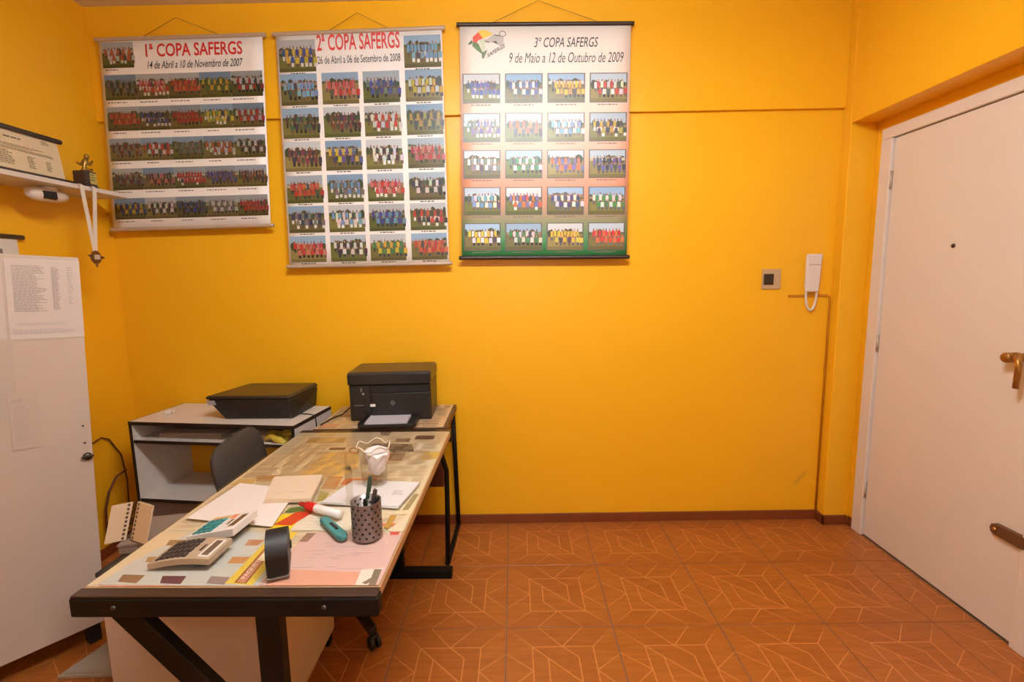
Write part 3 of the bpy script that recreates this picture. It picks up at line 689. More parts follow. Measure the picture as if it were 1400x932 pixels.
# laser printer
lp = thing('laser_printer', 'black box-shaped laser printer with paper in its tray on the side table', 'printer', (-.655, 2.525, .7488), math.radians(2.5))
HP = mat('charcoal_printer', (28, 25, 24), .36); LIDB = mat('brown_grey_lid', (58, 46, 38), .32)
bd = MB(); bd.box((-.212, .0, 0), (.212, .262, .195), bev=.008, seg=3); bd.build('body', HP, lp)
MB().box((-.216, -.012, .197), (.216, .268, .262), bev=.012, seg=3).build('scanner_lid', LIDB, lp)
MB().box((-.214, -.016, .196), (.212, -.004, .252), bev=.005).build('lid_front', HP, lp)
MB().box((-.10, -.004, .150), (.205, .01, .192), bev=.003).build('output_recess', mat('slot_black', (10, 9, 9), .6), lp)
fp = MB().box((-.098, -.007, .012), (.205, .004, .148), bev=.004).build('front_door', HP, lp)
cpn = MB().box((-.205, -.007, .012), (-.104, .004, .192), bev=.004).build('control_panel', HP, lp)
MB().box((-.150, -.010, .158), (-.143, -.006, .178), bev=.001).build('display', mat('grey_display', (120, 116, 110), .3), cpn)
MB().lathe([(.001, -.0105), (.006, -.010), (.006, -.006)], 12, (-.138, 0, .146), axis='y').build('button', mat('pale_button', (150, 146, 142), .3), cpn)
MB().box((-.186, -.0085, .083), (-.140, -.0065, .088)).build('model_plate', mat('grey_print', (110, 106, 102), .4), cpn)
MB().box((-.104, -.0095, .078), (-.078, -.0065, .092)).build('sticker', mat('white_sticker', (226, 220, 216), .4), fp)
lg = MB().lathe([(.010, -.0085), (.012, -.0085), (.012, -.0065)], 18, (.012, 0, .095), axis='y', smooth=False); lg = lg.build('logo_ring', mat('silver_logo', (150, 150, 152), .3, metal=.4), fp)
lettering('logo_lettering', 'hp', lambda x, y, e: (x, -.0088, y), (.005, .088, .019, .102), mat('silver_logo', (150, 150, 152), .3, metal=.4), fp, .02, .2)
ty = MB(); ty.box((-.135, -.155, .010), (.150, .0, .020), bev=.003); ty.box((-.135, -.155, .010), (-.128, .0, .034), bev=.002); ty.box((.143, -.155, .010), (.150, .0, .034), bev=.002); ty.box((-.128, -.158, .010), (.143, -.150, .026), bev=.002)
ty = ty.build('paper_tray', PB, lp)
pp = MB()
for k in range(3): pp.box((-.105, -.140+.002*k, .0215+k*.003), (.105, .0, .024+k*.003))
pp.build('tray_paper', mat('tray_paper', (196, 190, 196), .5), ty)
tag(MB().tube([(-.872, 2.70, .83), (-.90, 2.68, .80), (-.945, 2.62, .758), (-.985, 2.56, .752), (-1.0, 2.45, .752)], .0035, 8).build('power_cord', BLACKPL), 'black cord trailing from the left side of the laser printer', 'cord')

# ------------------------------------------------------------------ the long desk
DX, DYC, DR = -.703, 1.730, math.radians(-.9)
dk = thing('desk', 'long desk with black steel frame, its top covered by prints under glass', 'desk', (DX, DYC, 0), DR)
dM = Matrix.Translation((DX, DYC, 0)) @ Matrix.Rotation(DR, 4, 'Z'); dI = dM.inverted()
HW, HL = .372, .615
MB().box((-HW, -HL+.014, .715), (HW, HL, .744), bev=.003).build('tabletop', mat('desk_wood', (178, 140, 100), .5, noise=.15, scale=14), dk)
LIP = mat('brown_varnished_lip', (56, 36, 25), .35, noise=.2, scale=30)
for s in (-1, 1):
    yy = -HL-.02 if s < 0 else HL+.004
    r = MB().box((-HW-.008, yy, .688), (HW+.004, yy+.034, .738), bev=.005).build('end_rail', BMET, dk)
    MB().box((-HW-.004, yy+.002, .738), (HW, yy+.036, .744), bev=.002).build('rail_lip', LIP, r)
    if s < 0:
        for x in (-.27, .245): MB().lathe([(.001, -.003), (.006, -.002), (.006, .001)], 10, (x, yy, .715), axis='y').build('bolt', mat('grey_bolt', (86, 80, 76), .4, metal=.5), r)
    yp = -HL+.0 if s < 0 else HL-.05
    MB().box((.062, yp, .0), (.122, yp+.035, .716), bev=.003).build('post', BMET, dk)
    MB().box((-.345, yp-.004, .0), (.362, yp+.046, .042), bev=.004).build('foot_bar', BMET, dk)
    br = MB(); A, B = Vector((-.285, 0, .70)), Vector((.075, 0, .285)); u = (B-A).normalized(); n = Vector((-u.z, 0, u.x))*.029
    br.hexa([(p.x, yp+.002, p.z) for p in (A-n, B-n, B+n, A+n)], [(p.x, yp+.033, p.z) for p in (A-n, B-n, B+n, A+n)], bev=.003); br.build('diagonal_brace', BMET, dk)
for x in (-HW+.01, HW-.03): MB().box((x, -HL+.014, .690), (x+.02, HL, .716)).build('side_rail', BMET, dk)
DESK_PRINT = {
 'far': [
  ((222, 190, 150), [(-0.965, 1.904), (-1.037, 2.368), (-0.326, 2.324), (-0.322, 1.988), (-0.603, 1.89), (-0.656, 1.781), (-0.834, 1.787)]),
  ((186, 132, 62), [(-0.981, 2.27), (-0.802, 2.261), (-0.795, 2.19), (-0.975, 2.198)]),
  ((215, 165, 90), [(-0.93, 2.253), (-0.839, 2.249), (-0.838, 2.204), (-0.93, 2.208)]),
  ((206, 180, 148), [(-0.814, 2.343), (-0.643, 2.335), (-0.621, 2.124), (-0.761, 2.13)]),
  ((112, 72, 54), [(-0.664, 2.37), (-0.608, 2.357), (-0.61, 2.28), (-0.649, 2.291)]),
  ((140, 92, 62), [(-0.562, 2.241), (-0.494, 2.238), (-0.492, 2.185), (-0.558, 2.188)]),
  ((108, 80, 52), [(-0.653, 2.175), (-0.472, 2.159), (-0.444, 2.061), (-0.525, 2.049), (-0.558, 2.073), (-0.652, 2.093)]),
  ((152, 100, 66), [(-0.547, 2.05), (-0.476, 2.047), (-0.475, 1.959), (-0.557, 1.962)]),
  ((228, 205, 175), [(-0.451, 2.166), (-0.33, 2.161), (-0.328, 2.071), (-0.448, 2.069)]),
  ((222, 176, 88), [(-0.397, 2.059), (-0.326, 2.053), (-0.329, 1.953), (-0.394, 1.956)]),
  ((132, 104, 84), [(-0.434, 1.923), (-0.337, 1.919), (-0.338, 1.805), (-0.429, 1.808)]),
  ((190, 150, 120), [(-0.391, 1.908), (-0.365, 1.907), (-0.365, 1.824), (-0.389, 1.825)]),
  ((226, 174, 94), [(-0.837, 2.073), (-0.689, 2.071), (-0.633, 1.891), (-0.673, 1.805), (-0.839, 1.799)]),
  ((178, 140, 98), [(-0.979, 2.173), (-0.973, 2.172), (-0.984, 1.905), (-0.991, 1.905)]),
  ((178, 140, 98), [(-0.938, 2.171), (-0.932, 2.171), (-0.938, 1.903), (-0.946, 1.903)]),
  ((178, 140, 98), [(-0.897, 2.169), (-0.891, 2.169), (-0.893, 1.901), (-0.901, 1.901)]),
  ((178, 140, 98), [(-0.856, 2.167), (-0.85, 2.167), (-0.848, 1.899), (-0.855, 1.9)]),
 ],
 'mid': [
  ((224, 196, 158), [(-0.992, 1.817), (-0.756, 1.808), (-0.703, 1.575), (-0.949, 1.583)]),
  ((176, 116, 66), [(-1.002, 1.823), (-0.914, 1.826), (-0.903, 1.767), (-0.991, 1.77)]),
  ((192, 124, 66), [(-0.722, 1.807), (-0.664, 1.805), (-0.652, 1.692), (-0.707, 1.694)]),
  ((150, 140, 56), [(-0.699, 1.673), (-0.662, 1.656), (-0.659, 1.602), (-0.685, 1.593)]),
  ((226, 200, 164), [(-0.633, 1.891), (-0.33, 1.974), (-0.332, 1.493), (-0.543, 1.499)]),
  ((152, 132, 92), [(-0.36, 1.641), (-0.342, 1.64), (-0.355, 1.524), (-0.375, 1.52)]),
 ],
 'near': [
  ((200, 188, 176), [(-1.053, 1.176), (-1.054, 1.145), (-0.646, 1.125), (-0.657, 1.392), (-1.079, 1.404), (-1.048, 1.248)]),
  ((222, 190, 150), [(-1.076, 1.401), (-0.986, 1.398), (-1.046, 1.245), (-1.056, 1.148), (-1.09, 1.14)]),
  ((140, 100, 72), [(-1.025, 1.188), (-0.964, 1.183), (-0.961, 1.149), (-1.015, 1.157)]),
  ((110, 60, 62), [(-0.916, 1.179), (-0.852, 1.177), (-0.846, 1.143), (-0.901, 1.148)]),
  ((150, 120, 112), [(-0.789, 1.176), (-0.736, 1.169), (-0.733, 1.138), (-0.782, 1.145)]),
  ((150, 112, 76), [(-1.019, 1.356), (-0.962, 1.354), (-0.959, 1.324), (-1.01, 1.325)]),
  ((176, 130, 84), [(-1.019, 1.269), (-0.974, 1.268), (-0.978, 1.24), (-1.008, 1.243)]),
  ((196, 132, 80), [(-0.782, 1.263), (-0.729, 1.261), (-0.736, 1.23), (-0.779, 1.231)]),
  ((184, 120, 84), [(-0.785, 1.353), (-0.736, 1.348), (-0.742, 1.318), (-0.78, 1.319)]),
  ((226, 150, 120), [(-1.048, 1.143), (-0.738, 1.127), (-0.737, 1.113), (-1.049, 1.131)]),
  ((222, 134, 60), [(-0.925, 1.14), (-0.882, 1.137), (-0.878, 1.126), (-0.925, 1.131)]),
  ((180, 70, 70), [(-0.827, 1.131), (-0.807, 1.128), (-0.802, 1.114), (-0.825, 1.117)]),
 ],
 'band': [
  ((222, 182, 70), [(-0.735, 1.144), (-0.661, 1.134), (-0.657, 1.392), (-0.728, 1.394)]),
  ((150, 78, 40), [(-0.713, 1.146), (-0.68, 1.141), (-0.688, 1.393), (-0.715, 1.394)]),
  ((205, 136, 104), [(-0.708, 1.149), (-0.685, 1.144), (-0.691, 1.39), (-0.71, 1.39)]),
  ((236, 214, 170), [(-0.705, 1.243), (-0.67, 1.236), (-0.67, 1.273), (-0.706, 1.28)]),
 ],
 'pink': [
  ((216, 170, 158), [(-0.645, 1.131), (-0.335, 1.093), (-0.333, 1.375), (-0.629, 1.388)]),
  ((218, 150, 124), [(-0.612, 1.2), (-0.408, 1.182), (-0.404, 1.106), (-0.626, 1.121)]),
  ((226, 206, 188), [(-0.407, 1.193), (-0.352, 1.201), (-0.357, 1.098), (-0.404, 1.106)]),
  ((134, 112, 88), [(-0.374, 1.195), (-0.354, 1.194), (-0.353, 1.107), (-0.371, 1.11)]),
  ((134, 112, 88), [(-0.366, 1.166), (-0.357, 1.16), (-0.377, 1.131), (-0.39, 1.137)]),
  ((150, 112, 96), [(-0.627, 1.383), (-0.6, 1.382), (-0.606, 1.333), (-0.632, 1.334)]),
  ((204, 80, 70), [(-0.379, 1.388), (-0.35, 1.387), (-0.352, 1.364), (-0.376, 1.365)]),
 ],
 'flag': [
  ((226, 206, 184), [(-0.687, 1.398), (-0.69, 1.551), (-0.539, 1.546), (-0.501, 1.393)]),
  ((238, 196, 40), [(-0.767, 1.501), (-0.686, 1.511), (-0.687, 1.398), (-0.753, 1.405)]),
  ((206, 52, 36), [(-0.753, 1.434), (-0.703, 1.551), (-0.654, 1.53), (-0.695, 1.429)]),
  ((70, 110, 50), [(-0.756, 1.516), (-0.751, 1.546), (-0.7, 1.558), (-0.695, 1.518)]),
  ((190, 140, 60), [(-0.405, 1.484), (-0.384, 1.483), (-0.387, 1.401), (-0.406, 1.407)]),
  ((226, 200, 170), [(-0.368, 1.452), (-0.326, 1.451), (-0.341, 1.383), (-0.386, 1.384)]),
 ],
}

CK = 1.10
NAMES = {'far': 'newspaper_page', 'mid': 'newspaper_page', 'near': 'product_flyer', 'band': 'yellow_banner_print', 'pink': 'pink_flyer', 'flag': 'flag_flyer'}
def unwarm(c): return tuple(min(250, v*k) for v, k in zip(c, (1.0, 1.02, 1.04)))
bz = .7446
news('newspaper_page', (-HW+.006, -HL+.02, HW-.006, HL-.004), dk, bz, 9, (226, 202, 170), ((196, 170, 138),), .06)
for li, (L_, items) in enumerate(DESK_PRINT.items()):
    P = Print(); rnd = random.Random(li)
    for k, (c, pts) in enumerate(items):
        q = [dI @ Vector((x, y, 0)) for x, y in pts]
        q = [(max(-HW+.004, min(HW-.004, v.x)), max(-HL+.018, min(HL-.003, v.y))) for v in q]
        P.poly(q, unwarm(c))
        if k == 0 and L_ in ('near', 'mid', 'pink', 'flag'):   # lines of small print on the page
            xs = [a for a, _ in q]; ys = [b_ for _, b_ in q]
            for _ in range(26):
                x = rnd.uniform(min(xs)+.04, max(xs)-.1); y = rnd.uniform(min(ys)+.03, max(ys)-.03)
                P.rect(x, y, x+rnd.uniform(.02, .06), y+.0022, tuple(v*.84 for v in unwarm(c)))
    P.build(NAMES[L_], lambda x, y, e, z=bz+.0004*(li+1): (x, y, z+e), NEWS, dk, step=4e-6)
# words on the yellow banner run along it, away from the viewer
def bl(x, y, e):
    a = Vector((-.697, 1.152)); b_ = Vector((-.700, 1.388)); p = a + (b_-a)*x
    v = dI @ Vector((p.x - (y-.5)*.020, p.y, 0)); return (v.x, v.y, bz+.0034)
lettering('banner_lettering', 'PAQUETA', bl, (.03, .15, .44, .85), mat('pale_print', (236, 206, 180), .45), dk, .02)
lettering('banner_lettering', 'ESPORTES', bl, (.58, .15, .99, .85), mat('pale_print', (236, 206, 180), .45), dk, .02)
GL = glass_mat('desk_glass', (.99, 1., .99), .16, 1.27)
MB().box((-HW+.002, -HL+.018, bz+.0045), (HW-.002, HL-.002, bz+.0085), bev=.0006, seg=1).build('glass_top', GL, dk)
DZT = bz + .0087

# ------------------------------------------------------------------ things on the desk
def on_desk(name, label, cat_, x, y, rot=0., group=None, dz=0.): return thing(name, label, cat_, (x, y, DZT+dz), rot, group)
# papers
PAPW = mat('white_paper', (228, 214, 206), .6); PAPC = mat('cream_card', (220, 196, 168), .6); PAPB = mat('bluish_paper', (214, 208, 206), .55); INKL = (176, 156, 140)
o = on_desk('paper_sheet', 'large blank white sheet lying under the cream notepad on the desk', 'paper', 0, 0); o.location = (0, 0, DZT)
def sheet(root, pts, th, m, z=0., name='sheet'): return MB().prism(pts, z, z+th).build(name, m, root)
sheet(o, [(-1.045, 1.47), (-.745, 1.41), (-.78, 1.66), (-.885, 1.70), (-1.02, 1.735)], .0012, PAPW)
o = on_desk('notepad', 'cream notepad lying on the white sheet at the middle of the desk', 'notepad', 0, 0, dz=.0013)
for k in range(4): sheet(o, [(-.85+.003*k, 1.565+.002*k), (-.692, 1.572), (-.728, 1.772), (-.912+.002*k, 1.762)], .0028, PAPC, .003*k, 'leaf')
paper_print('print', lambda x, y, e: (x, y, .0122+e), 1, 1, None, [(-.79, 1.62, -.72, 1.628, .004, INKL), (-.84, 1.61, -.80, 1.618, .004, INKL)], o)
o = on_desk('paper_stack', 'thin stack of pale papers behind the pen cup', 'papers', 0, 0)
for k in range(3): sheet(o, [(-.658+.003*k, 1.560), (-.386, 1.516+.002*k), (-.352, 1.708), (-.60, 1.735)], .002, PAPB, .0022*k, 'leaf')
paper_print('print', lambda x, y, e: (x, y, .0068+e), 1, 1, None, [(-.43, 1.60, -.385, 1.64, .01, INKL)], o)
# calculators
def calc(label, x, y, rot, w_, d_, body, keys, screen, nx, ny, tilt_, keycol, strip=None, wedge=.02, curve=False):
    c = on_desk('calculator', label, 'calculator', x, y, rot, 'calculators on the desk'); tz = .012
    def top(yy): return tz + wedge*((yy+d_/2)/d_) + (.008*math.sin(PI*(yy+d_/2)/d_) if curve else 0)
    b = MB(); N = 8; ys = [-d_/2 + d_*k/N for k in range(N+1)]
    for a, e in zip(ys, ys[1:]):
        low = lambda yy: max(0.0, top(yy)-.016) if curve else max(0., top(yy)-.022)
        b.hexa([(-w_/2, a, low(a)), (w_/2, a, low(a)), (w_/2, e, low(e)), (-w_/2, e, low(e))], [(-w_/2, a, top(a)), (w_/2, a, top(a)), (w_/2, e, top(e)), (-w_/2, e, top(e))])
    bmesh.ops.remove_doubles(b.bm, verts=list(b.bm.verts), dist=1e-5)
    b.build('body', body, c)
    b = MB().box((-w_/2+.01, d_/2-.05, 0), (w_/2-.01, d_/2-.02, top(d_/2-.035)-.008)); b.build('stand', BLACKPL, c)
    def lying(name, x0, y0, x1, y1, h, m, bev=.001):
        z0, z1 = top(y0), top(y1)
        return MB().hexa([(x0, y0, z0-.003), (x1, y0, z0-.003), (x1, y1, z1-.003), (x0, y1, z1-.003)], [(x0, y0, z0+h), (x1, y0, z0+h), (x1, y1, z1+h), (x0, y1, z1+h)], bev=bev, seg=1).build(name, m, c)
    sx0, sy0, sx1, sy1 = screen; fr = lying('display_frame', sx0-.006, sy0-.006, sx1+.006, sy1+.006, .0012, mat('display_frame_white', (216, 204, 194), .4)); 
    lying('display', sx0, sy0, sx1, sy1, .0022, mat('lcd', (104, 84, 68), .2)); lying('solar_cell', sx0+.02, sy1+.012 if sy1+.02 < d_/2 else sy0-.02, sx0+.05, sy1+.018 if sy1+.02 < d_/2 else sy0-.012, .0012, mat('solar', (84, 60, 50), .3))
    kx0, ky0, kx1, ky1 = keys
    for i in range(nx):
        for j in range(ny):
            gx, gy = (kx1-kx0)/nx, (ky1-ky0)/ny; x0 = kx0+i*gx; y0 = ky0+j*gy
            lying('key', x0+gx*.12, y0+gy*.12, x0+gx*.88, y0+gy*.88, .004, keycol)
    if strip:
        for (a, b_, e, d2, m) in strip: lying('colour_strip', a, b_, e, d2, .0008, m)
    return c
BEI = mat('beige_calculator', (172, 148, 122), .45); TEAL = mat('teal_keys', (36, 122, 124), .4); WCAL = mat('white_calculator', (222, 214, 208), .4)
ROT = math.radians(-91)
calc('beige desk calculator with rows of dark keys nearest the desk corner', -.885, 1.250, ROT, .105, .165, BEI, (-.046, -.07, .046, .015), (-.036, .050, .036, .068), 4, 6, 0, mat('dark_keys', (52, 46, 46), .4), None, .014, True)
calc('white and teal calculator beside the white sheet of paper', -.878, 1.386, math.radians(-95), .115, .145, WCAL, (-.03, -.062, .052, .0), (-.036, .040, .036, .060), 4, 4, 0, TEAL,
     [(-.052, -.064, -.033, .0, mat('sand_strip', (206, 168, 120), .4)), (-.05, .004, -.024, .022, mat('orange_key', (226, 118, 70), .4))], .03)
# self-inking stamp
sp = on_desk('rubber_stamp', 'black self-inking rubber stamp standing at the near end of the desk', 'stamp', -.622, 1.198, math.radians(22))
arch = [(-.056, 0), (-.056, .045)] + [(-.056*math.cos(PI*k/26)*1.0, .045+.052*math.sin(PI*k/26)) for k in range(1, 26)] + [(.056, .045), (.056, 0)]
YZ = Matrix(((0, 0, 1, 0), (1, 0, 0, 0), (0, 1, 0, 0), (0, 0, 0, 1)))
MB().prism(arch, -.026, .026, bev=.007, M=Matrix.Translation((0, 0, .006)) @ YZ).build('body', mat('gloss_black', (22, 17, 14), .5), sp)
MB().box((-.0265, -.0565, 0), (.0265, .0565, .007), bev=.002).build('base', mat('clear_base', (120, 108, 100), .2), sp)
MB().box((.024, .03, .03), (.030, .043, .05), bev=.002).build('release_button', BLACKPL, sp)
# pen cup
pc = on_desk('pen_cup', 'perforated grey metal pen cup', 'pen cup', -.437, 1.352)
CUPM = mat('grey_perforated_metal', (132, 120, 116), .38, metal=.55, noise=.08, scale=60)
R_, CH = .0425, .108
MB().lathe([(.001, .0), (R_-.001, 0), (R_, .001), (R_, CH), (R_+.001, CH+.001), (R_-.0012, CH+.001), (R_-.0014, .002), (.001, .002)], 40).build('shell', CUPM, pc)
hl = MB(); 
for r_ in range(7):
    for k in range(14):
        a = 2*PI*(k + .5*(r_ % 2))/14; z = .012 + r_*.0142; n = Vector((math.cos(a), math.sin(a), 0)); t = Vector((-math.sin(a), math.cos(a), 0))
        for side in (1, -1):
            rr = R_+.0006 if side > 0 else R_-.0020
            vs = [hl.bm.verts.new(n*rr + t*.0036*math.cos(2*PI*q/8) + Vector((0, 0, z+.0036*math.sin(2*PI*q/8)))) for q in range(8)]
            hl.bm.faces.new(vs)
hl.build('perforations', mat('hole_dark', (26, 20, 20), .8), pc)
def pen(label, p0, p1, r, m, capm, cat_='pen'):
    root = thing('pen', label, cat_, (p0[0], p0[1], p0[2]), 0, 'pens in the pen cup'); d = Vector(p1)-Vector(p0)
    MB().tube([(0, 0, 0), d*.02, d*.62], [r*.3, r, r], 10).build('barrel', m, root)
    MB().tube([d*.62, d*.64, d*.97, d], [r*1.05, r*1.15, r*1.1, r*.5], 10).build('cap', capm, root)
    u = d.normalized().orthogonal().normalized()*r*1.5
    MB().tube([d*.97+u, d*.72+u], r*.25, 6).build('clip', capm, root)
cz = DZT+.004; cx_, cy_ = -.437, 1.352
pen('tall dark green pencil rising highest from the pen cup', (cx_-.012, cy_-.008, cz), (cx_+.012, cy_+.016, cz+.172), .0048, mat('green_pencil', (44, 74, 52), .4), mat('green_pencil_cap', (38, 62, 46), .4), 'pencil')
pen('black pen with a silver tip in the pen cup', (cx_+.004, cy_-.006, cz), (cx_+.026, cy_+.01, cz+.135), .005, BLACKPL, mat('black_silver', (70, 62, 60), .3, metal=.4))
pen('clear ballpoint pen low in the pen cup', (cx_-.01, cy_+.01, cz), (cx_+.004, cy_-.02, cz+.118), .0042, mat('clear_barrel', (170, 166, 164), .2), BLACKPL)
pen('short black pen leaning at the right rim of the pen cup', (cx_-.004, cy_+.004, cz), (cx_+.036, cy_+.002, cz+.116), .0045, BLACKPL, BLACKPL)
# marker, cutter
mk = on_desk('marker', 'fat white marker with a red cap lying beside the pen cup', 'marker', -.612, 1.484, math.radians(-27))
MB().lathe([(.001, -.075), (.011, -.075), (.013, -.07), (.013, .05), (.001, .05)], 18, (.018, 0, .0135), axis='x').build('barrel', mat('white_marker', (226, 216, 210), .35), mk)
MB().lathe([(.001, -.128), (.007, -.128), (.008, -.10), (.0135, -.096), (.0140, -.058), (.0125, -.056)], 18, (.018, 0, .0140), axis='x').build('cap', mat('red_cap', (206, 34, 34), .35), mk)
ct = on_desk('box_cutter', 'teal plastic box cutter lying at the foot of the pen cup', 'cutter', -.548, 1.383, math.radians(-48))
MB().prism([(-.078, -.004), (-.070, -.014), (.06, -.017), (.078, -.010), (.080, .006), (.066, .015), (-.066, .013), (-.078, .006)], 0, .016, bev=.004).build('body', mat('teal_plastic', (62, 128, 128), .4), ct)
MB().box((-.02, -.004, .014), (.03, .004, .0185), bev=.001).build('slider', BLACKPL, ct)
MB().hexa([(-.096, -.005, .006), (-.07, -.006, .006), (-.07, .004, .006), (-.088, .004, .006)], [(-.096, -.005, .007), (-.07, -.006, .007), (-.07, .004, .007), (-.088, .004, .007)]).build('blade', mat('blade_steel', (160, 158, 156), .25, metal=.8), ct)
# glass jug with crumpled paper, slim glass vial
GLS = glass_mat('jug_glass', (.95, .94, .92), .03)
jg = on_desk('glass_jug', 'clear glass jug with a wavy rim and handle holding white paper', 'jug', -.512, 1.700, dz=.0068)
j = MB(); prof = [(.001, .004), (.034, .003), (.040, 0), (.043, .004), (.045, .03), (.048, .07), (.050, .105), (.054, .130), (.058, .142)]
j.lathe(prof, 32); j.lathe([(r-.0025, z) for r, z in reversed(prof[3:])] + [(.001, .010)], 32)
for v in j.bm.verts:
    if v.co.z > .125:
        a = math.atan2(v.co.y, v.co.x); v.co.z += .008*math.sin(5*a); 
j.build('vessel', GLS, jg)
MB().tube([(.058*math.cos(2*PI*k/48), .058*math.sin(2*PI*k/48), .143+.008*math.sin(5*2*PI*k/48)) for k in range(48)], .0026, 8, closed=True).build('rim', mat('rim_glint', (214, 196, 172), .08), jg)
MB().tube([(-.050, -.012, .118), (-.072, -.018, .128), (-.092, -.022, .118), (-.094, -.022, .09), (-.076, -.018, .055), (-.047, -.011, .05)], .0055, 10).build('handle', GLS, jg)
MB().tube([(-.062+.016*math.cos(2*PI*k/20), -.02, .132+.009*math.sin(2*PI*k/20)) for k in range(20)], .0022, 8, closed=True).build('thumb_ring', mat('rim_amber', (170, 112, 60), .1), jg)
pw = MB(); rnd = random.Random(3); rings = []
for zz, rr in ((.045, .016), (.06, .030), (.085, .036), (.108, .040), (.128, .041)):
    rings.append([(rr*(1+rnd.uniform(-.12, .12))*math.cos(2*PI*k/14), rr*(1+rnd.uniform(-.12, .12))*math.sin(2*PI*k/14), zz+rnd.uniform(-.005, .005)) for k in range(14)])
V_ = [[pw.bm.verts.new(p) for p in r] for r in rings]
for a, b_ in zip(V_, V_[1:]):
    for k in range(14): pw.bm.faces.new((a[k], a[(k+1) % 14], b_[(k+1) % 14], b_[k]))
pw.bm.faces.new(list(reversed(V_[0]))); pw.bm.faces.new(V_[-1])
tag(pw.build('crumpled_paper', mat('crumpled_white', (226, 216, 216), .6), None, (-.505, 1.698, DZT+.0068), (.12, .1, 0)), 'crumpled white paper stuffed inside the glass jug', 'paper')
vl = on_desk('glass_vial', 'slim clear glass vase with a bulb top between the jug and pen cup', 'vase', -.552, 1.548, dz=.0068)
MB().lathe([(.001, .0015), (.014, 0), (.0145, .004), (.0125, .02), (.0115, .085), (.0125, .095), (.0145, .105), (.0125, .116), (.010, .120), (.0085, .118), (.0105, .105), (.0095, .09), (.0095, .02), (.001, .006)], 24).build('vessel', glass_mat('vial_glass', (.97, .96, .94), .02), vl)
MB().lathe([(.008, .116), (.0105, .120), (.012, .126), (.010, .130), (.0075, .127), (.008, .116)], 20).build('lip', glass_mat('lip_glass', (.93, .92, .9), .02, 1.8), vl)

# ------------------------------------------------------------------ drawer pedestal under the desk, with a black top
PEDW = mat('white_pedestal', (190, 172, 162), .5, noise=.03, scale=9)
pd = thing('drawer_pedestal', 'white drawer pedestal with a black top under the near end of the desk', 'pedestal', (-1.07, 1.69, 0))
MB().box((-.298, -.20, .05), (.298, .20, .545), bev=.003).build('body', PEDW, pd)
MB().box((-.304, -.206, .545), (.304, .206, .562), bev=.004).build('top', mat('black_laminate', (34, 28, 26), .5), pd)
for k in range(3): 
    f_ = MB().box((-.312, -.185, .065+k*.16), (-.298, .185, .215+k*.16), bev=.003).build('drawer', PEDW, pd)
    MB().tube([(-.312, -.05, .15+k*.16), (-.332, -.05, .15+k*.16), (-.332, .05, .15+k*.16), (-.312, .05, .15+k*.16)], .004, 8).build('handle', BMET, f_)
for x, y in ((-.27, -.17), (.27, -.17), (-.27, .17), (.27, .17)): MB().box((x-.02, y-.02, 0), (x+.02, y+.02, .05), bev=.003).build('foot', BMET, pd)
# open spiral calendar standing on a flat grey box
CARD = mat('calendar_card', (212, 186, 152), .6); WIRE = mat('spiral_wire', (60, 44, 38), .4, metal=.5)
fb = thing('flat_box', 'flat grey box lying under the open spiral calendar', 'box', (-1.395, 1.665, .562), math.radians(12)); 
MB().box((-.0, -.075, 0), (.14, .13, .026), bev=.003).build('tray', mat('grey_card_box', (136, 118, 106), .6), fb)
MB().box((-.002, -.077, .026), (.142, .132, .036), bev=.002).build('lid', mat('grey_card_box', (136, 118, 106), .6), fb)
ca_ = thing('desk_calendar', 'open cream spiral calendar standing between tall cabinet and desk', 'calendar', (-1.362, 1.628, .5985))
AX = Vector((.018, .03, .125)); 
for nm, e in (('right_leaf', Vector((.078, -.036, -.0))), ('left_leaf', Vector((-.052, -.030, .0)))):
    o_ = e.normalized(); n_ = o_.cross(AX.normalized()); n_ = n_ if n_.y < 0 else -n_
    b0 = Vector((0, 0, .004)) + o_*.012; q = [b0, b0+e, b0+e+AX, b0+AX]
    lf_ = MB().hexa([tuple(v) for v in q], [tuple(v+n_*.006) for v in q]).build(nm, CARD, ca_)
    for k in range(9):
        c_ = b0 + o_*.010 + AX*(.06+.11*k) + n_*.0066; u_ = AX.normalized()*.0042; v_ = o_*.0036
        hm = MB(); hm.hexa([tuple(c_+a) for a in (-u_-v_, u_-v_, u_+v_, -u_+v_)], [tuple(c_+a+n_*.0006) for a in (-u_-v_, u_-v_, u_+v_, -u_+v_)])
        hm.build('punched_hole', mat('hole_brown', (78, 50, 40), .7), lf_)
sp_ = MB()
for k in range(9):
    c_ = Vector((0, 0, .004)) + AX*(.06+.11*k)
    sp_.tube([tuple(c_ + Vector((.016*math.cos(2*PI*q/12), .008*math.sin(2*PI*q/12), 0))) for q in range(12)], .0013, 6, closed=True)
tag(sp_.build('spiral', WIRE, ca_), kind='stuff')

# grey cardboard on the floor
cbd = MB(); cbd.prism([(-1.76, 1.69), (-1.40, 1.70), (-1.40, 1.86), (-1.71, 1.885)], .0005, .014, bev=.002); cbd.prism([(-1.74, 1.70), (-1.42, 1.71), (-1.42, 1.85), (-1.70, 1.87)], .0145, .018)
tag(cbd.build('cardboard_sheet', mat('grey_cardboard', (158, 146, 134), .75, noise=.1, scale=20)), 'grey cardboard lying on the floor beside the drawer pedestal', 'cardboard')

